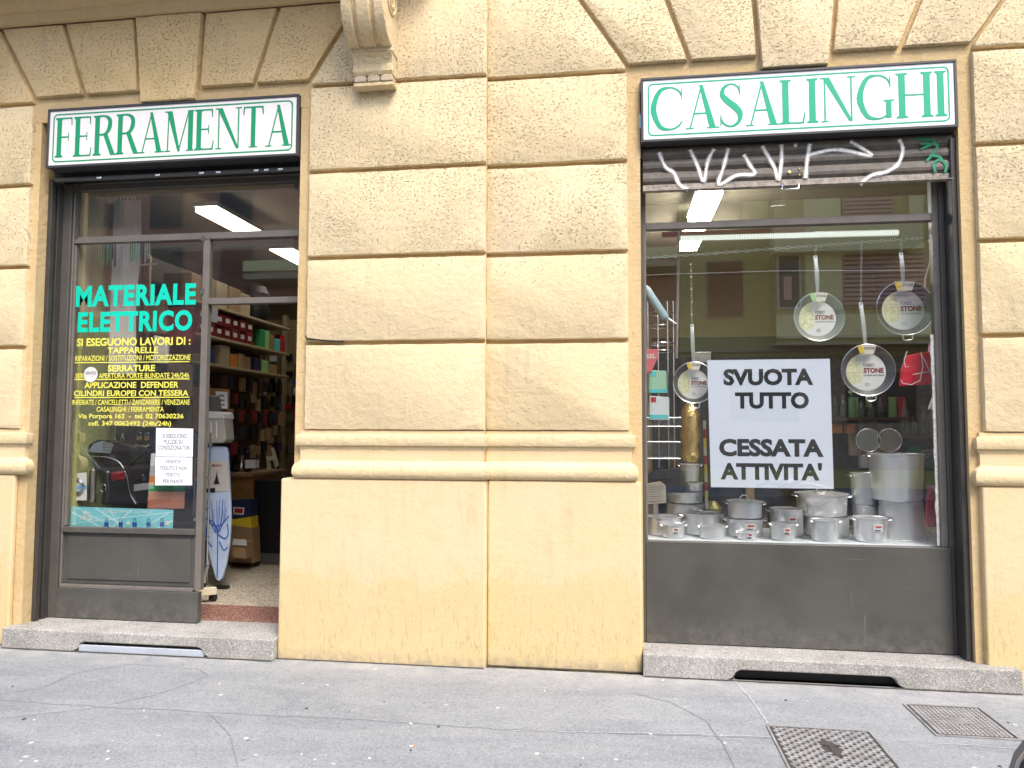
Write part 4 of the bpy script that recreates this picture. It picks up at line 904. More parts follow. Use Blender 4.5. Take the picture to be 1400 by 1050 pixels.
build('red_trim', MB().box(at(150, 338, 1.1).x, at(404, 332, 1.1).x, 1.06, 1.14, at(290, 331.5, 1.1).z, at(290, 326, 1.1).z), cm('crimson trim', .35, .02, .08), tl, .002)
# ------------------------------------------------------------------ right window display
dkz = .806
struct(build('display_deck', MB().box(.19, 2.4, .322, 1.0, .70, dkz), mat('pale blue deck', (.80, .86, .88), .4, var=.04), None, .004))
def lug(mb, x, y, z, s, w_=.045, out=.03, r_=.0045):
    return mb.tube([(x, y-w_/2, z), (x+s*out*.7, y-w_/2, z+.006), (x+s*out, y-w_/3, z+.014), (x+s*out, y+w_/3, z+.014), (x+s*out*.7, y+w_/2, z+.006), (x, y+w_/2, z)], r_, 6)
def pot(px0, px1, pyt, pyb, zbase=None, label='', taper=.0, flip=False, lid=False, handles=True, stick=False, Y=None, m=M_alu, lugz=.88):
    cx = (px0+px1)/2
    if Y is None:
        p = atz(cx, pyb, dkz+.001); r_ = (at(px1, pyb, p.y).x-at(px0, pyb, p.y).x)/2; Y = p.y+r_*.85; Y = max(.325+r_+.02, Y)
    Yc = Y; p = at(cx, pyb, Yc-.0); r_ = (at(px1, pyt, Yc).x-at(px0, pyt, Yc).x)/2
    zb = zbase if zbase is not None else dkz+.001
    h = max(.04, at(cx, pyt, Yc-r_).z-zb)
    t = thing('cooking_pot', label, 'pot', (p.x, Yc, zb))
    rb, rt = (r_*(1-taper), r_) if not flip else (r_, r_*(1-taper))
    c = (p.x, Yc, zb)
    if flip: pr = [(rb+.005, 0), (rb+.005, .005), (rb, .008), (rt+.002, h-.01), (rt-.006, h), (0.001, h)]
    else: pr = [(.001, 0), (rb-.008, 0), (rb, .008), (rt, h-.008), (rt+.006, h-.006), (rt+.007, h-.001), (rt+.002, h), (rt-.002, h-.004), (rb-.004, .012), (.001, .010)]
    build('pot_body', MB().lathe(pr, c, 'z', 48), m, t)
    lz = zb+h*(lugz if not flip else .14)
    if handles:
        for s in (-1, 1):
            xr = p.x+s*((rt if not flip else rb)-.002); build('handle', lug(MB(), xr, Yc, lz, s, min(.09, r_*.8), min(.034, r_*.26), .0042), M_chrome, t)
    if stick: build('sticker', curved(p.x, Yc, zb+h*.62, rt+.0015, 262, 296, min(.05, h*.35)), M_white, t); build('sticker_print', curved(p.x, Yc, zb+h*.66, rt+.0025, 270, 291, .012), M_red, t); build('sticker_print', curved(p.x, Yc, zb+h*.62-.017, rt+.0025, 266, 288, .008), M_ink, t)
    if lid:
        build('lid', MB().lathe([(rt+.010, 0), (rt+.010, .006), (rt*.8, .013), (.01, .018)], (p.x, Yc, zb+h+.0005), 'z', 48), m, t)
        zc = zb+h+.014; build('lid_handle', MB().tube([(p.x-.032, Yc, zc), (p.x-.030, Yc, zc+.02), (p.x-.015, Yc, zc+.03), (p.x+.015, Yc, zc+.03), (p.x+.030, Yc, zc+.02), (p.x+.032, Yc, zc)], .005, 8), M_chrome, t)
    return t, zb+h+(.02 if lid else .001), Yc
def curved(cx, cy, cz, r_, a0, a1, h, n=8):
    vs = []
    for i in range(n+1):
        a = R(a0+(a1-a0)*i/n); vs += [(cx+r_*math.cos(a), cy+r_*math.sin(a), cz-h/2), (cx+r_*math.cos(a), cy+r_*math.sin(a), cz+h/2)]
    return MB().add(vs, [(2*i, 2*i+2, 2*i+3, 2*i+1) for i in range(n)])
pot(884, 932, 708, 733, label='wide low aluminium pan at the far left of the window deck', lugz=.7)
pot(905, 936, 718, 738, label='small aluminium casserole in front of the far left low pan', stick=True)
pot(933, 984, 704, 733, label='medium aluminium casserole behind the two small left pots', Y=.62)
pot(956, 991, 720, 740, label='small aluminium casserole left of centre in the front row')
t, z, y = pot(912, 962, 690, 712, label='lowest pale pot of the tall stack beside the wire rack', Y=.78, taper=.04, handles=False)
t, z, y = pot(913, 961, 674, 692, z, 'second pale wide pot of the stack beside the wire rack', Y=.78, taper=.05, handles=False)
t, z, y = pot(933, 961, 660, 676, z, 'third pot of the stack beside the wire rack', Y=.78, taper=.05, handles=False)
pot(929, 957, 635, 661, z, 'topmost two-handled pot of the stack beside the wire rack', Y=.78, taper=.12)
t, z, y = pot(993, 1043, 711, 738, label='casserole carrying the lidded pot in the window centre', stick=True, Y=.58)
pot(995, 1042, 688, 711, z, 'shallow lidded pot resting on a casserole below the poster', lid=True, Y=y, taper=.03)
pot(1008, 1034, 728, 743, label='smallest aluminium pot in the front row below the lidded pot', stick=True)
pot(1053, 1098, 697, 736, label='tall aluminium pot with sticker behind the front row centre', stick=True, Y=.62)
pot(1054, 1087, 717, 744.5, label='aluminium pot with round sticker in the front row centre', stick=True)
t, z, y = pot(1097, 1160, 708, 736, label='large aluminium casserole under the big lidded pan', Y=.68)
pot(1089, 1158, 678, 708, z, 'big lidded oval pan stacked on a large casserole', lid=True, Y=y, taper=.04)
pot(1110, 1146, 712, 746, label='deep plain aluminium pot in front of the big lidded pan')
t, z, y = pot(1167, 1200, 691, 735, label='lower tall aluminium pot of the narrow stack beside the giant stockpots', Y=.72, flip=True, handles=False)
pot(1164, 1198, 647, 690, z, 'upper tall aluminium pot of the narrow stack beside the giant stockpots', Y=y, taper=.05)
t, z, y = pot(1201, 1264, 686, 742, label='giant upturned aluminium stockpot under another stockpot', Y=.60, flip=True, taper=.1)
pot(1189, 1263, 621, 686, z, 'giant aluminium stockpot standing on an upturned one', Y=y, taper=.12, lugz=.93)
pot(1168, 1213, 709, 747.5, label='aluminium pot with red sticker in front of the giant stockpots', stick=True, taper=.07)
# hanging frying pans
M_psteel = mat('pale steel handle', (.66, .70, .70), .3, .6)
M_stoned = mat('black speckled nonstick', (.018, .018, .02), .4, var=.5, scale=160)
def fry(cx, cy, rpx, hx, hy, Y, label, dark, rot=0, helper=True):
    p = at(cx, cy, Y); r_ = at(cx+rpx, cy, Y).x-p.x; q = at(hx, hy, Y)
    t = thing('frying_pan', label, 'frying pan', (q.x, Y, q.z))
    m = M_stoned if cx > 1200 else M_stone if dark else mat('grey stone coating', (.20, .21, .19), .35, var=.4, scale=160)
    build('pan_body', MB().lathe([(.001, .045), (r_*.74, .045), (r_*.80, .04), (r_, .0), (r_-.001, -.003), (r_-.005, -.002), (r_*.77, .032), (r_*.70, .038), (.001, .038)], (p.x, Y, p.z), 'y', 48), m, t)
    build('rim', MB().tube([(p.x+r_*math.cos(i*.131), Y-.002, p.z+r_*math.sin(i*.131)) for i in range(48)], .0028, 6, closed=True), M_chrome, t)
    d = Vector((q.x-p.x, 0, q.z-p.z)).normalized()
    s = p+d*(r_*.98); e = q
    mb = MB(); n = 9; nx = Vector((d.z, 0, -d.x)); vs = []
    for i in range(n+1):
        u = i/n; c = s.lerp(e, u); ww = .0085+.005*math.sin(u*3.1)+(.003 if u > .85 else 0); yy = Y+.004-.012*math.sin(u*3.14)
        vs += [(c.x-nx.x*ww, yy, c.z-nx.z*ww), (c.x+nx.x*ww, yy, c.z+nx.z*ww), (c.x+nx.x*ww, yy+.010, c.z+nx.z*ww), (c.x-nx.x*ww, yy+.010, c.z-nx.z*ww)]
    mb.add(vs, [(i*4+j, i*4+(j+1) % 4, (i+1)*4+(j+1) % 4, (i+1)*4+j) for i in range(n) for j in range(4)]+[(0, 1, 2, 3), (n*4, n*4+1, n*4+2, n*4+3)])
    build('handle', mb, M_psteel, t, .002)
    build('hanging_hole', MB().lathe([(.005, 0), (.005, -.001)], (q.x-d.x*.012, Y-.001, q.z-d.z*.012), 'y', 12), M_black, t)
    if helper:
        f = p-d*r_; build('helper_handle', MB().tube([f+nx*.03, f+nx*.03-d*.025, f+nx*.018-d*.034, f-nx*.018-d*.034, f-nx*.03-d*.025, f-nx*.03], .005, 6), M_psteel, t)
    lr = r_*.735; lc = (p.x-r_*.03, Y+.030, p.z-r_*.06)
    lab = build('paper_disc', MB().lathe([(lr, 0), (lr, -.001)], lc, 'y', 40), M_white, t)
    fd = MB(); a0 = [(lc[0]-lr*.98*math.cos(R(a)), lc[2]-lr*.98*math.sin(R(a))) for a in range(-62, 50, 8)]; fd.flat(a0+[(lc[0]-lr*.25, lc[2]-lr*.55), (lc[0]-lr*.15, lc[2]), (lc[0]-lr*.3, lc[2]+lr*.6)], lc[1]-.0016)
    build('food_picture', fd, mat('pasta picture', (.70, .70, .44), .5, var=.3, scale=60), t)
    build('lettering', text_mb('FOREST', lc[0]-lr*.12, lc[0]+lr*.42, lc[2]+lr*.28, lc[2]+lr*.44, lc[1]-.002, .02), M_inkg, t)
    build('lettering', text_mb('STONE', lc[0]-lr*.12, lc[0]+lr*.88, lc[2]-lr*.06, lc[2]+lr*.22, lc[1]-.002, .05), M_dred, t)
    build('lettering', text_mb('CUCINA NATURALE', lc[0]-lr*.12, lc[0]+lr*.9, lc[2]-lr*.22, lc[2]-lr*.13, lc[1]-.002, .02), M_inkg, t)
    rg = (lc[0]+lr*.05, lc[1]-.0022, lc[2]-lr*.66); build('round_mark', MB().tube([(rg[0]+lr*.1*math.cos(i*.5), rg[1], rg[2]+lr*.07*math.sin(i*.5)) for i in range(12)], .0012, 4, closed=True), M_ink, t)
    tp = p+d*(r_*.80); mb = MB(); w1, w2, hh = r_*.36, r_*.25, r_*.30
    mb.prism([(tp.x-w2, tp.z-hh*.6), (tp.x+w2, tp.z-hh*.6), (tp.x+w1, tp.z+hh*.55), (tp.x-w1, tp.z+hh*.55)], Y-.016, Y-.013)
    sl2 = build('card_sleeve', mb, mat('cream sleeve', (.72, .68, .58), .5), t)
    build('card_sleeve_print', MB().prism([(tp.x-w2, tp.z-hh*.5), (tp.x-w2*.3, tp.z-hh*.5), (tp.x-w1*.45, tp.z+hh*.5), (tp.x-w1*.95, tp.z+hh*.5)], Y-.0172, Y-.0162), M_yel2 if dark else M_lgrn, t)
    build('lettering', text_mb('STONE', tp.x-w1*.25, tp.x+w1*.8, tp.z-hh*.05, tp.z+hh*.3, Y-.0168, .03), M_inkg, t)
    return t
fry(1120, 433, 35, 1115, 349, .40, 'pale stone frying pan hanging left of the dark one, above the poster', False, helper=False)
fry(1238, 421, 40, 1232, 345, .44, 'dark frying pan hanging at the upper right of the housewares window', True)
fry(1187, 506, 37.5, 1177, 413, .37, 'grey stone frying pan hanging right of the blue poster', True)
fry(949, 523, 29, 946, 443, .37, 'smaller frying pan hanging left of the blue poster', True)
# chains, cords, the coiled tube
def chain(a, b, name, label, m=M_chrome, step=.03):
    t = thing(name, label, 'chain', a); n = int((b-a).length/step); d = (b-a)/n; pr = None
    for i in range(n):
        c = a+d*(i+.5); u = d.normalized(); q = Vector((0, 1, 0)) if i % 2 else u.cross(Vector((0, 1, 0)))
        pts = [c+u*(step*.62*math.cos(k*math.pi/4))+q*(step*.26*math.sin(k*math.pi/4)) for k in range(8)]
        build('chain_link', MB().tube(pts, step*.09, 4, closed=True), m, t)
    return t
chain(at(880, 353, .46), at(1262, 325, .46), 'display_chain', 'pale chain strung across the upper part of the housewares window', M_psteel, .034)
for (x0, y0, x1, y1, lb) in ((945, 358, 946, 440, 'thin chain holding the smaller left frying pan'), (1115, 338, 1115, 348, 'short chain holding the pale frying pan'), (1232, 330, 1232, 345, 'short chain holding the dark upper right frying pan'), (1178, 332, 1177, 413, 'thin chain holding the grey pan beside the poster')):
    chain(at(x0, y0, .40 if x0 != 1232 else .44), at(x1, y1, .40 if x0 != 1232 else .44), 'hanging_chain', lb, M_chrome, .022)
a, b = at(929, 326, .56), at(1228, 318, .56); n = 60
t = thing('ribbed_glow_tube', 'pale ribbed tube with added glow across the top of the housewares window', 'strip lamp', a)
build('tube_core', MB().tube([a, b], .018, 12), M_tubeglow, t)
mb = MB()
for i in range(n*2): c = a.lerp(b, (i+.5)/(n*2)); mb.lathe([(.019, -.003), (.025, 0), (.019, .003)], tuple(c), 'x', 12)
stuff(build('tube_ribs', mb, mat('ribs', (.80, .86, .84), .35), t))
t = build('crimson_rail', MB().box(at(905, 322, .62).x, at(1100, 316, .62).x, .60, .64, at(1000, 321, .62).z, at(1000, 315, .62).z), cm('crimson', .25, .02, .06)); tag(t, 'dark crimson rail behind the pale ribbed tube', 'rail')
mb = MB()
t = build('thin_cord', MB().tube([at(882, 376, .35), at(1060, 370.5, .35), at(1270, 369, .35)], .0012, 5), M_white); tag(t, 'thin white cord stretched across the housewares window', 'cord')
t = build('display_post', MB().tube([at(928, 312, .52), at(925, 490, .52)], .010, 8), mat('grey post', (.32, .31, .30), .4)); tag(t, 'slim grey post right of the wire display rack', 'post')
# wire rack at far left of window
wr = thing('wire_stand', 'round chrome wire display stand with baskets at the left end of the window', 'wire stand', (at(905, 700, .6).x, .6, dkz))
xc = at(903, 500, .58).x
for px, yy in ((886, .50), (900, .66), (913, .50), (921, .60)): p = at(px, 500, yy); build('post', MB().tube([(p.x, yy, at(px, 640, yy).z), (p.x, yy, at(px, 412, yy).z)], .0045, 6), M_chrome, wr)
for py in (428, 446, 470, 480): z = at(903, py, .58).z; build('ring', MB().tube([(xc+.10*math.cos(i*.349), .60+.10*math.sin(i*.349), z) for i in range(18)], .0035 if py != 470 else .007, 6, closed=True), M_chrome, wr)
def basket(px0, px1, pt, pb, Y, label, dark=False):
    a, b = at(px0, pt, Y), at(px1, pt, Y); zb = at((px0+px1)/2, pb, Y).z; t = thing('wire_basket', label, 'basket', (a.x, Y, zb)); m = M_chrome
    D_ = .16
    for z in (a.z, zb): build('basket_rim', MB().tube([(a.x, Y, z), (b.x, Y, z), (b.x, Y+D_, z), (a.x, Y+D_, z)], .004, 6, closed=True), m, t)
    mb = MB(); n = max(6, int((b.x-a.x)/.013)); k = max(3, int((a.z-zb)/.013))
    for i in range(n+1): x = a.x+(b.x-a.x)*i/n; mb.box(x-.001, x+.001, Y-.001, Y+.001, zb, a.z); mb.box(x-.001, x+.001, Y+D_-.001, Y+D_+.001, zb, a.z)
    for i in range(k+1): z = zb+(a.z-zb)*i/k; mb.box(a.x, b.x, Y-.0025, Y-.0012, z-.001, z+.001); mb.box(b.x-.001, b.x+.001, Y, Y+D_, z-.001, z+.001)
    stuff(build('basket_mesh', mb, m, t)); return t
basket(880.5, 931, 571, 583, .42, 'upper small wire basket on the chrome display stand')
basket(880.5, 930, 604, 627, .42, 'lower deep wire basket on the chrome display stand')
for (pts, Y, m, lb, cat) in (([(882, 512), (891, 508), (899, 490), (900, 477), (882, 478)], .42, cm('coral', .72, .16, .18), 'coral red foil bag hanging on the wire stand', 'bag'),
    ([(887, 536), (912, 536), (911, 507), (888, 506)], .43, cm('mint card', .38, .66, .48), 'mint green boxed pack hanging under the red bag', 'pack'),
    ([(888, 574), (915, 574), (915, 543), (888, 541)], .41, cm('white blue card', .70, .78, .82), 'white and light blue pack hanging above the upper wire basket', 'pack')):
    t = thing('hanging_pack', lb, cat, (at(*pts[0], Y).x, Y, at(*pts[0], Y).z)); build('card', plate(pts, Y, 0, th=.02), m, t, .003)
    x0, y0 = pts[-1]
    if cat == 'pack': build('printed_square', plate([(x0+2, y0+9), (x0+9, y0+9), (x0+9, y0+2), (x0+2, y0+2)], Y-.0015, 0, th=.001), M_red if y0 > 520 else M_aqua, t); build('printed_band', plate([(x0, y0+31), (x0+25, y0+31), (x0+25, y0+26), (x0, y0+26)] , Y-.0017, 0, th=.001), M_aqua, t)
    else: build('lettering', text_px('SEL', 884, 897, 484, 490, Y-.002, .03), M_white, t)
t = thing('rolled_film', 'light blue roll with silver nozzle hanging diagonally at the window edge', 'roll', at(890, 400, .38))
build('roll_body', MB().tube([at(881, 392, .38), at(884, 396, .38), at(909, 434, .38), at(914, 436, .38)], [.018, .028, .030, .012], 12), cm('ice blue', .40, .58, .64, .35), t)
build('nozzle', MB().tube([at(914, 436, .38), at(925, 443, .38)], [.010, .004], 8), M_chrome, t)
# ridged grill pans leaning at left
for k, (pts, m, lb) in enumerate((([(882, 652), (890, 644), (928, 640), (935, 645), (939, 672), (930, 676), (884, 672)], mat('dark ridged iron', (.05, .06, .07), .4), 'dark ridged grill plate leaning behind the left pots'),
    ([(882, 662), (903, 658), (910, 664), (911, 688), (884, 690)], mat('beige ridged tray', (.55, .50, .42), .5), 'beige ridged tray leaning at the left end of the deck'))):
    Y = .70-k*.12; t = thing('grill_plate', lb, 'grill plate', (at(*pts[0], Y).x, Y, at(*pts[-1], Y).z)); build('plate', plate(pts, Y, 0, th=.02), m, t, .004)
    for i in range(7): y = pts[0][1]+2+i*3.3; build('ridge', MB().tube([at(pts[0][0]+3, y+1, Y-.004), at(pts[3][0]-6 if k == 0 else 906, y, Y-.004)], .003, 5), m, t)
# golden foil bundle and striped pole
t = build('foil_bundle', MB().lathe([(.05, 0), (.075, .05), (.06, .12), (.08, .2), (.065, .28), (.075, .36), (.05, .42), (.02, .46)], (at(944, 600, .9).x, .9, at(944, 632, .9).z), 'z', 14), M_foil); tag(t, 'crinkled golden foil bundle behind the left frying pan', 'foil')
t = build('foil_bundle', MB().lathe([(.03, 0), (.07, .03), (.05, .09), (.06, .15), (.03, .2)], (at(975, 690, .95).x, .95, dkz), 'z', 12), mat('olive foil', (.45, .42, .15), .35, .7, bump=1., bscale=40)); tag(t, 'olive gold foil ornament between the pots', 'foil')
sp_ = thing('striped_pole', 'thin pole striped red white and yellow beside the poster edge', 'pole', at(966, 690, .5))
for i in range(10): build('stripe', MB().tube([at(963+i*.35, 575+i*12, .5), at(963.35+i*.35, 586.9+i*12, .5)], .011, 8), [M_cream, M_red, M_yel2][i % 3], sp_)
# shelves with jars behind the poster, right side
js = thing('glass_shelf', 'stepped dark shelf carrying glass jars at the right of the window', 'shelf', (1.7, 1.1, dkz))
sz = [at(1200, 571, 1.05).z, at(1260, 597, .95).z]
build('shelf', MB().box(at(1130, 571, 1.05).x, at(1245, 571, 1.05).x, .98, 1.2, sz[0]-.02, sz[0]), M_brown, js); build('shelf', MB().box(at(1225, 597, .95).x, at(1298, 597, .95).x, .86, 1.1, sz[1]-.015, sz[1]), M_brown, js)
build('back_panel', MB().box(.3, 2.5, 1.25, 1.27, .81, 2.28), mat('dark back', (.045, .035, .025), .7, var=.3), js)
def jar(px, w_, pt, Y, z, label, m=M_glassjar, neck=.6, cap=None):
    x = at(px, pt, Y).x; h = at(px, pt, Y).z-z; t = thing('glass_jar', label, 'jar', (x, Y, z), 'glass jars on the back shelf')
    build('jar_body', MB().lathe([(w_*.9, 0), (w_, .01), (w_, h*.62), (w_*neck, h*.78), (w_*neck, h*.97), (w_*neck*1.1, h), (w_*neck*.8, h)], (x, Y, z+.001), 'z', 20), m, t)
    if cap: build('jar_lid', MB().lathe([(w_*neck*1.15, 0), (w_*neck*1.15, .02), (.005, .022)], (x, Y, z+h+.002), 'z', 16), cap, t)
JL = 'clear glass jar, {} on the {} dark shelf'
for px, w_, pt, cap in ((1141, .022, 541, None), (1152, .03, 540, None), (1164, .028, 538, M_lgrn), (1177, .028, 548, None), (1190, .03, 545, M_white), (1203, .026, 542, None)): jc = globals().get('jc', -1)+1; jar(px, w_, pt, 1.08, sz[0], JL.format(ORD[jc]+' from the left', 'upper'), cap=cap)
for px, w_, pt in ((1236, .035, 545), (1249, .03, 569), (1262, .03, 556), (1274, .035, 552), (1287, .03, 548)): jc += 1; jar(px, w_, pt, .96, sz[1], JL.format(ORD[jc-6]+' from the left', 'lower right'), neck=.45)
for px, m, nm in ((1142, M_org, 'orange'), (1165, M_org, 'orange topped'), (1176, M_tan, 'tan'), (1210, M_card, 'brown')):
    p = at(px, 585, 1.1); t = build('jar_box', MB().box(p.x-.045, p.x+.045, 1.08, 1.16, p.z-.04, p.z+.03), m, None, .004); tag(t, f'{nm} box under the jar shelf'.replace(' near pixel-dark corner', ''), 'box')
for px, m, nm in ((1168, M_lgrn, 'lime'), (1222, M_lgrn, 'lime and white'), (1232, M_red, 'red')):
    p = at(px, 560, 1.2); t = build('upright_box', MB().box(p.x-.035, p.x+.035, 1.21, 1.24, sz[0], sz[0]+.16), m, None, .004); tag(t, f'{nm} upright carton at the back of the jar shelf', 'box')
for px, lb in ((1187, 'left round steel strainer lying above the tall pots'), (1216, 'right round steel strainer lying above the giant stockpot')):
    p = at(px, 602, .85); t = thing('strainer', lb, 'strainer', p)
    build('strainer_bowl', MB().lathe([(.082, 0), (.084, -.004), (.078, .0), (.070, .03), (.045, .05), (.001, .058)], tuple(p), 'y', 28), mat('steel mesh', (.45, .45, .42), .35, .8, var=.4, scale=200), t)
    build('rim', MB().tube([(p.x+.083*math.cos(i*.262), p.y-.003, p.z+.083*math.sin(i*.262)) for i in range(24)], .004, 6, closed=True), M_chrome, t)
    build('strainer_base', MB().lathe([(.03, .0), (.03, -.004)], (p.x+.02, p.y+.02, p.z-.01), 'y', 16), M_white, t)
# red bags on wire hangers, right edge
for pts, Y, m, lb in (([(1231, 528), (1296, 524), (1296, 480), (1262, 481), (1240, 486), (1233, 505)], .40, cm('crimson cloth', .80, .02, .05), 'red folded cloth bag hanging at the upper right of the deck'), ([(1266, 720), (1290, 719), (1290, 680), (1275, 668), (1268, 676)], .40, bpy.data.materials['red'], 'red packaged cloth beside the giant stockpots'),
    ([(1270, 484), (1297, 482), (1297, 466), (1272, 468)], .60, M_pink, 'pink pack above the red cloth bag'), ([(1271, 684), (1290, 684), (1289, 664), (1268, 664)], .545, M_pink, 'pink pack above the red packaged cloth'), ([(1270, 560), (1290, 556), (1290, 524), (1283, 524)], .55, M_paper, 'white card with red print at the right window edge'),
    ([(1263, 420), (1290, 400), (1290, 330), (1280, 330), (1266, 380)], .60, M_tan, 'dark patterned packs bunched at the top right of the window'), ([(1256, 640), (1290, 640), (1290, 612), (1262, 616)], .75, cm('slate plastic', .08, .10, .12), 'slate plastic tub behind the giant stockpot'), ([(1240, 622), (1262, 620), (1260, 608), (1243, 610)], .95, M_grn, 'green lid beside the strainers')):
    t = build('goods_pack', plate(pts, Y, 0, th=.03), m, None, .006); tag(t, lb, 'pack')
t = thing('wire_hanger', 'bunch of white wire hangers in front of the red cloth bag', 'hangers', at(1262, 480, .5))
for pts in ([(1259, 482), (1262, 500), (1258, 520), (1246, 526), (1234, 524), (1232, 519)], [(1259, 482), (1270, 505), (1282, 530)], [(1240, 480), (1236, 492), (1238, 502), (1243, 501)], [(1248, 512), (1270, 508), (1290, 500)], [(1276, 480), (1282, 505), (1288, 520)]): build('wire', MB().tube([at(x, y, .37) for x, y in pts], .003, 6), M_white, t)

# ------------------------------------------------------------------ manhole covers
M_iron = mat('rusty cast iron', (.27, .265, .265), .65, .3, var=.3, scale=12, bump=.5, bscale=80); M_irond = mat('dark cover gaps', (.05, .045, .042), .8)
def cover(x0, x1, y0, y1, label, rot=False, n=15):
    t = thing('manhole_cover', label, 'manhole cover', ((x0+x1)/2, (y0+y1)/2, 0)); g = .012
    build('frame', MB().box(x0, x1, y0, y0+g, .001, .007).box(x0, x1, y1-g, y1, .001, .007).box(x0, x0+g, y0+g, y1-g, .001, .007).box(x1-g, x1, y0+g, y1-g, .001, .007), M_iron, t)
    build('gap', MB().box(x0+g, x1-g, y0+g, y1-g, .0005, .003), M_irond, t)
    build('lid', MB().box(x0+g+.004, x1-g-.004, y0+g+.004, y1-g-.004, .0031, .005), M_irond, t)
    mb = MB(); a, b, c, d = x0+g+.012, x1-g-.012, y0+g+.012, y1-g-.012; dx_, dy_ = (b-a)/n, (d-c)/n; cx, cy = (a+b)/2, (c+d)/2
    for i in range(n):
        for k in range(n):
            x, y = a+(i+.5)*dx_, c+(k+.5)*dy_
            if abs(x-cx) < .05 and abs(y-cy) < .05: continue
            if rot: s1, s2 = (.62, .24) if (i+k) % 2 else (.24, .62); ang = R(20)
            else: s1, s2 = .42, .30; ang = 0
            ca, sa = math.cos(ang), math.sin(ang); q = [(x+ca*u*dx_-sa*v*dy_, y+sa*u*dx_+ca*v*dy_) for u, v in ((-s1, -s2), (s1, -s2), (s1, s2), (-s1, s2))]
            qi = [(x+(px-x)*.7, y+(py-y)*.7) for px, py in q]
            mb.add([(px, py, .0051) for px, py in q]+[(px, py, .0085) for px, py in qi], [(4, 5, 6, 7), (0, 1, 5, 4), (1, 2, 6, 5), (2, 3, 7, 6), (3, 0, 4, 7)])
    stuff(build('raised_tread', mb, M_iron, t)); return t, cx, cy
t, cx, cy = cover(.775, 1.29, -1.205, -.693, 'larger cast iron cover with arrow mark on the pavement', True, 17)
build('arrow_mark', MB().add([(cx-.02, cy+.11, .009), (cx+.06, cy+.02, .009), (cx+.02, cy+.03, .009), (cx+.03, cy-.09, .009), (cx-.01, cy-.09, .009), (cx-.01, cy+.03, .009), (cx-.05, cy+.03, .009)], [(0, 1, 2, 3, 4, 5, 6)]), M_irond, t)
t, cx, cy = cover(1.60, 2.005, -.705, -.27, 'smaller cast iron cover with square tread beside the sill', False, 16)
build('centre_plate', MB().box(cx-.045, cx+.045, cy-.045, cy+.045, .0051, .0075), M_iron, t, .002)

# ------------------------------------------------------------------ vehicles on the near kerb
M_tyre = mat('tyre rubber', (.02, .02, .021), .75, bump=.3, bscale=120); M_rim = mat('alloy rim', (.45, .45, .46), .3, .9)
def car(label, loc, rotz, paint, glassm):
    t = thing('parked_car', label, 'car', (0, 0, 0)); Lc, W = 4.2, 1.75
    prof_ = [(-2.08, .35), (-2.1, .62), (-2.02, .88), (-1.25, .98), (-.55, 1.40), (.35, 1.46), (1.35, 1.40), (1.85, 1.02), (2.02, .95), (2.08, .60), (2.05, .33), (1.65, .25), (-1.7, .25)]
    vs = []; n = len(prof_)
    for sgn, wk in ((-1, 0), (-1, 1), (1, 1), (1, 0)):
        for x, z in prof_:
            tuck = .80 if z > 1.2 else (.97 if z > .9 or z < .4 else 1.0); y = sgn*W/2*tuck*(1 if wk == 0 else .93)
            vs.append((x, y if wk == 0 else sgn*W/2*tuck*.93, z if wk == 0 else z+(.02 if z > .9 else 0)))
    mb = MB(); mb.add(vs, [tuple(range(n)), tuple(range(4*n-1, 3*n-1, -1))]+[(k*n+i, k*n+(i+1) % n, (k+1)*n+(i+1) % n, (k+1)*n+i) for k in range(3) for i in range(n)])
    o = build('body', mb, paint, t, .03, 2, 20)
    for p_, q_, w_ in (((1.38, 1.37), (1.83, 1.05), .60), ((-1.2, 1.0), (-.6, 1.38), .62)):
        s = 1 if p_[0] > 0 else -1; nx, nz = (.012*s, .01)
        build('windscreen', MB().add([(p_[0]+nx, -w_, p_[1]+nz), (p_[0]+nx, w_, p_[1]+nz), (q_[0]+nx, w_+.05*s, q_[1]+nz), (q_[0]+nx, -w_-.05*s, q_[1]+nz)], [(0, 1, 2, 3)]), glassm, t)
    for s in (-1, 1):
        build('side_window', MB().add([(-.98, s*.885, 1.0), (.2, s*.885, 1.0), (.2, s*.73, 1.37), (-.5, s*.73, 1.35)], [(0, 1, 2, 3)]), glassm, t)
        build('side_window', MB().add([(.27, s*.885, 1.0), (1.45, s*.885, 1.02), (1.2, s*.73, 1.36), (.27, s*.73, 1.37)], [(0, 1, 2, 3)]), glassm, t)
        build('tail_light', MB().box(2.0, 2.07, s*.62-.16, s*.62+.16, .82, .96), M_red, t, .02)
        build('headlight', MB().box(-2.1, -1.98, s*.6-.18, s*.6+.18, .66, .80), M_chrome, t, .02)
        build('door_handle', MB().box(.0, .14, s*.88-.01, s*.88+.01, .90, .93), M_dark, t, .004)
        build('mirror', MB().box(-.95, -.80, s*1.0-.07, s*1.0+.04, .98, 1.1), paint, t, .02)
        for x in (-1.35, 1.32):
            wh = build('wheel', MB().lathe([(.19, -.1), (.30, -.1), (.315, -.06), (.315, .06), (.30, .1), (.19, .1)], (x, s*.80, .315), 'y', 28), M_tyre, t)
            build('rim', MB().lathe([(.19, 0), (.19, s*.09), (.05, s*.06), (.03, s*.09), (.001, s*.09)] if s > 0 else [(.001, -.09), (.03, -.09), (.05, -.06), (.19, -.09), (.19, 0)], (x, s*.80, .315), 'y', 20), M_rim, wh)
    p = (2.06, 0, .82); build('round_badge', MB().lathe([(.055, 0), (.055, .012), (.04, .014)], p, 'x', 20), M_chrome, t); build('number_plate', MB().box(2.075, 2.085, -.26, .26, .62, .73), M_white, t)
    t.location = loc; t.rotation_euler.z = rotz; return t
M_cgl = mat('car window glass', (.012, .015, .016), .06, spec=.8)
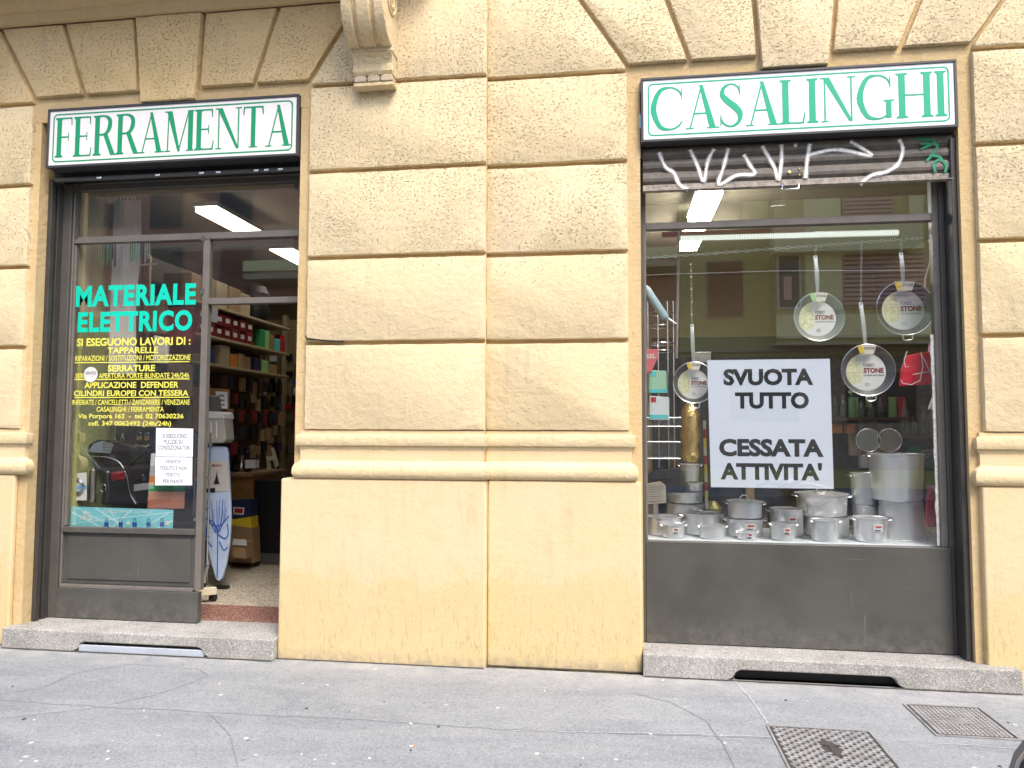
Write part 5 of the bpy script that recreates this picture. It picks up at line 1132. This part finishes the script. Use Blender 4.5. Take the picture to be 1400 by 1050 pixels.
car('black hatchback with chrome round badge parked beyond the left of the view', (-9.95, -6.2, -.132), 0, mat('black car paint', (.02, .022, .025), .22, coat=1.), M_cgl)
# black scooter whose front wheel just enters the lower right corner
sc = thing('scooter', 'black scooter with grey trimmed front fender at the lower right corner', 'scooter', (0, 0, 0))
M_sc = mat('black scooter plastic', (.012, .012, .014), .3, coat=.6); M_scg = mat('grey fender trim', (.16, .16, .17), .4)
for x in (0, 1.28):
    wh = build('wheel', MB().lathe([(.14, -.05), (.2, -.055), (.235, -.03), (.24, 0), (.235, .03), (.2, .055), (.14, .05)], (x, 0, .24), 'y', 32), M_tyre, sc)
    build('rim', MB().lathe([(.14, -.03), (.12, -.03), (.03, -.05), (.001, -.05)], (x, 0, .24), 'y', 24), M_rim, wh); build('rim', MB().lathe([(.001, .05), (.03, .05), (.12, .03), (.14, .03)], (x, 0, .24), 'y', 24), M_rim, wh)
fv = []
for i in range(15):
    a = R(-15+i*13.5)
    for y, rr in ((-.075, .25), (-.06, .285), (0, .298), (.06, .285), (.075, .25)): fv.append((-rr*math.cos(a)*1.0, y, .25+rr*math.sin(a)))
mb = MB(); mb.add(fv, [(i*5+j, i*5+j+1, (i+1)*5+j+1, (i+1)*5+j) for i in range(14) for j in range(4)], True)
fd_ = build('fender', mb, M_scg, sc); build('fender_trim', MB().tube([fv[i*5] for i in range(15)], .008, 6), M_rim, fd_)
def body(name, secs, m): 
    mb = MB(); vs = []; n = 12
    for x, z, rw, rh in secs: vs += [(x, rw*math.cos(2*math.pi*j/n), z+rh*math.sin(2*math.pi*j/n)) for j in range(n)]
    mb.add(vs, [(i*n+j, i*n+(j+1) % n, (i+1)*n+(j+1) % n, (i+1)*n+j) for i in range(len(secs)-1) for j in range(n)]+[tuple(range(n)), tuple(range((len(secs)-1)*n, len(secs)*n))], True); return build(name, mb, m, sc)
body('leg_shield', [(-.02, .62, .05, .08), (.06, .60, .2, .28), (.14, .62, .24, .32), (.2, .60, .2, .28)], M_sc)
body('floorboard', [(.15, .33, .16, .05), (.3, .30, .2, .06), (.6, .30, .2, .06), (.75, .34, .16, .08)], M_sc)
body('rear_body', [(.62, .45, .10, .16), (.8, .52, .18, .2), (1.1, .58, .19, .16), (1.4, .66, .14, .10), (1.6, .70, .05, .05)], M_sc)
body('seat', [(.66, .76, .08, .04), (.8, .78, .15, .06), (1.1, .80, .16, .06), (1.42, .86, .14, .06), (1.52, .88, .06, .03)], M_black)
build('fork', MB().tube([(0, .09, .24), (.02, .09, .5), (.1, 0, .8)], .018, 8), M_scg, sc)
build('handlebar', MB().tube([(.2, -.34, .98), (.13, -.2, 1.02), (.12, 0, 1.0), (.13, .2, 1.02), (.2, .34, .98)], .016, 8), M_sc, sc)
body('headset', [(.02, .98, .06, .06), (.1, 1.0, .11, .08), (.2, 1.0, .06, .05)], M_sc)
hp = atz(1391, 1060, .27); sc.location = (hp.x+.14, hp.y-.25, 0); sc.rotation_euler.z = R(-62)

# ------------------------------------------------------------------ the other side of the street (seen mirrored in the glass)
FYo = -15.2
def oppo(name, label, x0, x1, h, m):
    t = thing(name, label, 'building', ((x0+x1)/2, FYo, 0)); build('wall', MB().box(x0, x1, FYo-8, FYo, 0, h), m, t); return t
M_olive = mat('olive plaster', (.58, .52, .20), .85, var=.12, scale=2); M_olv2 = mat('pale olive plaster', (.90, .83, .44), .85, var=.08); M_rbrown = mat('red brown brick', (.50, .28, .20), .85, var=.25, scale=3)
M_shut = mat('brown shutter', (.22, .10, .06), .6); M_pinks = mat('pinkish blind', (.75, .45, .36), .6); M_beige = mat('beige stone band', (.55, .45, .28), .8); M_dgl = mat('dark window glass', (.03, .035, .035), .08)
def mx(px): return None
O1 = oppo('opposite_building', 'olive plaster building across the street with brown shutters and a bay', rp(928, 400, FYo)[0], 26, 9.0, M_olive)
O2 = oppo('opposite_building', 'red brown building across the street with balconies and wide windows', -26, rp(928, 400, FYo)[0]-.01, 9.4, M_rbrown)
def rbox(par, name, px0, px1, py0, py1, m, out=.05, dep=.1, Yb=FYo):
    a, b = rp(px0, py1, Yb+out), rp(px1, py0, Yb+out); return build(name, MB().box(a[0], b[0], Yb+out-dep, Yb+out, min(a[1], b[1]), max(a[1], b[1])), m, par)
def window(par, px0, px1, py0, py1, m, slats=0, frame=M_beige, Yb=FYo):
    w_ = rbox(par, 'window', px0-2, px1+2, py0-2, py1+2, frame, .06, .1, Yb); rbox(w_, 'shutter' if m in (M_shut, M_pinks) else 'pane', px0, px1, py0, py1, m, .08, .015, Yb)
    if slats:
        for i in range(slats): y = py0+(py1-py0)*(i+.5)/slats; rbox(w_, 'slat', px0, px1, y-.5, y+.3, M_brown, .09, .008, Yb)
window(O1, 968, 1015, 357, 433, M_shut)
window(O1, 968, 1015, 255, 300, M_shut)
rbox(O1, 'stone_band', 928, 1500, 472, 482, M_beige, .12, .15); rbox(O1, 'ground_storey', 928, 1500, 483, 640, mat('brown ground storey', (.34, .28, .21), .8, var=.3), .03, .05)
rbox(O1, 'bay', 1062, 1420, 240, 470, M_olive, .8, .79)
YB_ = FYo+.8
rbox(O1, 'bay_band', 1060, 1422, 464, 472, mat('cream band', (.66, .55, .30), .8), .88, .1)
rbox(O1, 'bay_panel', 1062, 1420, 425, 463, M_olv2, .86, .05); rbox(O1, 'bay_panel', 1058, 1262, 302, 345, M_olv2, 1.3, .5)
window(O1, 1066, 1092, 350, 420, M_dgl, 0, M_white, YB_); rbox(O1, 'blind', 1072, 1082, 378, 410, M_pinks, .91, .02)
rbox(O1, 'pier', 1102, 1148, 240, 424, M_olv2, .87, .06)
window(O1, 1154, 1264, 346, 420, M_pinks, 12, M_beige, YB_); window(O1, 1154, 1220, 255, 300, M_pinks, 8, M_beige, YB_); window(O1, 1244, 1262, 255, 300, M_olv2, 0, M_beige, YB_)
window(O1, 1300, 1370, 346, 420, M_dgl, 0, M_white, YB_)
for px in (120, 205, 300, 420, 560, 700, 830):
    window(O2, px, px+44, 338, 420, M_dgl if px % 3 else M_shut, 0, mat('grey frame', (.30, .28, .26), .6) if px == 120 else bpy.data.materials['grey frame']); window(O2, px, px+44, 262, 310, M_dgl, 0, bpy.data.materials['grey frame'])
for px0, px1, y in ((332, 420, 372), (860, 926, 355), (560, 700, 372)):
    rbox(O2, 'balcony_slab', px0, px1, y, y+10, M_beige, 1.1, 1.1); rbox(O2, 'balcony_parapet', px0, px1, y-18, y-1, M_olv2, 1.1, .05)
rbox(O2, 'ground_storey', -300, 925, 480, 640, bpy.data.materials['brown ground storey'], .04, .05)
for px in (150, 330, 600, 800, 1000, 1160, 1300): window(O1 if px > 928 else O2, px, px+90, 510, 575, M_dgl, 0, M_brown)

# ------------------------------------------------------------------ small extras
p = at(124, 512, .2815); t = thing('round_sticker', 'round white sticker over the yellow lettering on the left glass', 'sticker', p)
build('disc', MB().lathe([(.058, 0), (.058, -.0006)], tuple(p), 'y', 28), mat('faded white sticker', (.62, .63, .60), .5, var=.15, scale=30), t)
build('lettering', text_px('SERVICE', 117, 131, 508, 512, .2803, .02), M_inkg, t)
for pts, Y, m, lb in (([(148, 582), (214, 584), (217, 540), (196, 545), (150, 556)], .60, cm('pale yellow card', .62, .52, .26), 'pale yellow folded carton behind the phone number lettering'),
    ([(209, 496), (228, 497), (230, 462), (210, 458)], .62, cm('off white pack', .66, .62, .54), 'off white packet hanging behind the yellow lettering'),
    ([(228, 540), (262, 542), (262, 498), (229, 496)], .64, M_brown, 'brown carton standing behind the right end of the yellow lettering'),
    ([(120, 470), (140, 470), (141, 372), (121, 372)], .68, cm('salmon pack', .45, .22, .15), 'salmon printed bag hanging left of the shower curtain'),
    ([(108, 560), (140, 566), (140, 520), (108, 516)], .66, cm('moss pack', .20, .18, .08), 'moss coloured pack behind the round white sticker')):
    t = build('window_pack', plate(pts, Y, 0, th=.03), m, None, .004); tag(t, lb, 'pack')
a, b = at(420, 463, -.004), at(470, 467, -.004)
t = build('wall_cable', MB().tube([a+Vector((-.02, .02, .02)), a, a.lerp(b, .5)+Vector((0, 0, -.004)), b], .006, 6), M_black); tag(t, 'short black cable end in the joint left of the centre pier', 'cable')
rnd = random.Random(21)
for i in range(26):
    x, z = rnd.uniform(.35, 2.0), rnd.uniform(.85, 2.1); ww, hh = rnd.uniform(.03, .07), rnd.uniform(.05, .11)
    if .75 < x < 1.15 and z > 1.15: continue
    t = build('stock_packet', MB().box(x-ww, x+ww, 1.19, 1.235, z-hh, z+hh), rnd.choice([M_brown, M_tan, M_card, M_nav, M_dred, M_shelf, M_black, M_grn, M_yel2, M_white]), None, .004)
    tag(t, 'dim packet hanging on the dark panel behind the pots and pans', 'packet', 'packets behind the pots')

for pts, Y, m, lb in (([(210, 622), (262, 622), (262, 588), (210, 588)], .60, M_nav, 'navy toolbox behind the upper white notice'),
    ([(228, 470), (262, 470), (262, 420), (228, 420)], .9, M_dred, 'dark red boxed goods seen behind the turquoise letters'),
    ([(196, 455), (226, 457), (226, 405), (196, 404)], .85, M_tan, 'tan boxed goods right of the shower curtain'),
    ([(100, 640), (114, 640), (114, 600), (100, 600)], .58, cm('mustard pack', .45, .36, .10), 'mustard pack above the blue blister pack')):
    t = build('window_pack', plate(pts, Y, 0, th=.05), m, None, .006); tag(t, lb, 'pack')

# gum, grit and litter on the pavement; dense small stock on the lit shop shelves
rnd = random.Random(31); mb = MB(); mb2 = MB()
for i in range(42):
    p = atz(rnd.uniform(0, 1400), rnd.uniform(925, 1049), 0)
    r_ = rnd.uniform(.004, .012); n_ = 7
    vs = [(p.x+r_*rnd.uniform(.7, 1.2)*math.cos(k*6.283/n_), p.y+r_*rnd.uniform(.7, 1.2)*math.sin(k*6.283/n_), .0045) for k in range(n_)]
    (mb if i % 3 else mb2).add(vs+[(v[0], v[1], .0008) for v in vs], [tuple(range(n_))]+[(k, (k+1) % n_, n_+(k+1) % n_, n_+k) for k in range(n_)])
o = stuff(build('gum_spots', mb, mat('pale old gum', (.50, .50, .49), .8)))
o['label'] = 'pale trodden gum spots scattered over the grey pavement'; o['category'] = 'gum spots'
o = stuff(build('dark_gum_spots', mb2, mat('dark old gum', (.08, .08, .085), .8)))
o['label'] = 'dark trodden gum spots scattered over the grey pavement'; o['category'] = 'gum spots'
for i, (x, y) in enumerate(((300, 935), (745, 945), (905, 930), (560, 1020))):
    p = atz(x, y, .006); a_ = rnd.uniform(0, 3); d = Vector((math.cos(a_), math.sin(a_), 0))*.014
    t = thing('cigarette_end', ('cigarette end on the pavement below the left doorstep', 'cigarette end on the pavement below the centre pier', 'cigarette end beside the left end of the window sill', 'cigarette end near the lower middle of the pavement')[i], 'litter', (p.x, p.y, 0))
    build('paper', MB().tube([(p.x, p.y, .005), (p.x+d.x, p.y+d.y, .005)], .004, 6), M_white, t); build('filter', MB().tube([(p.x+d.x, p.y+d.y, .005), (p.x+d.x*1.8, p.y+d.y*1.8, .005)], .004, 6), M_org, t)

# crumbly dark joint where the walls meet the pavement
M_joint = mat('dirty wall joint', (.07, .062, .052), .95, bump=.8, bscale=120)
def wall_joint(x0, x1, y):
    vs = []; n = int((x1-x0)/.02)
    for i in range(n+1):
        x = x0+(x1-x0)*i/n; q = .006+.010*max(0, noise.noise(Vector((x*13, y*7, 2))))+.006*abs(noise.noise(Vector((x*55, 3, 1))))
        vs += [(x, y-q, .0035), (x, y+.004, .0065)]
    struct(build('wall_joint', MB().add(vs, [(2*i, 2*i+2, 2*i+3, 2*i+1) for i in range(n)]), M_joint))
wall_joint(-7.4, -4.27, -.008); wall_joint(-2.25, -.84, -.008); wall_joint(-.83, .165, Rr-.008); wall_joint(-4.26, -2.255, -.067); wall_joint(.175, 2.355, -.014)

# car reflection built as a solid black shape in the lower left window
t = thing('car_reflection_shape', 'glossy black shape with a silver edge imitating a car reflection behind the lower left glass', 'reflection shape', (at(170, 690, .5).x, .5, .80))
build('housing', plate([(138, 690), (206, 690), (206, 655), (199, 630), (186, 611), (160, 603), (132, 601), (119, 609), (117, 620), (134, 625), (142, 640)], .47, 0, th=.12), mat('glossy black shape', (.012, .013, .014), .18, coat=.6), t, .012, 2)
build('grey_patch', plate([(120, 618), (150, 620), (155, 608), (140, 603), (127, 607)], .462, 0, th=.01), mat('blue grey patch', (.20, .25, .30), .25), t, .003)
for i in range(3): build('pale_slat', plate([(140, 607+i*4.5), (153, 607+i*4.5), (153, 605+i*4.5), (141, 605+i*4.5)], .458, 0, th=.004), M_chrome, t)
build('silver_edge', MB().tube([at(x, y, .462) for x, y in smooth([(120, 624), (145, 625), (163, 632), (173, 650), (178, 674), (186, 689)])], .004, 6), M_chrome, t)
p = at(141, 667, .46); build('round_emblem', MB().tube([(p.x+.024*math.cos(i*.4), .46, p.z+.03*math.sin(i*.4)) for i in range(16)], .003, 6, closed=True), M_chrome, t)
build('dark_bar', MB().tube([at(160, 650, .455), at(200, 614, .455)], .007, 8), M_dark, t)
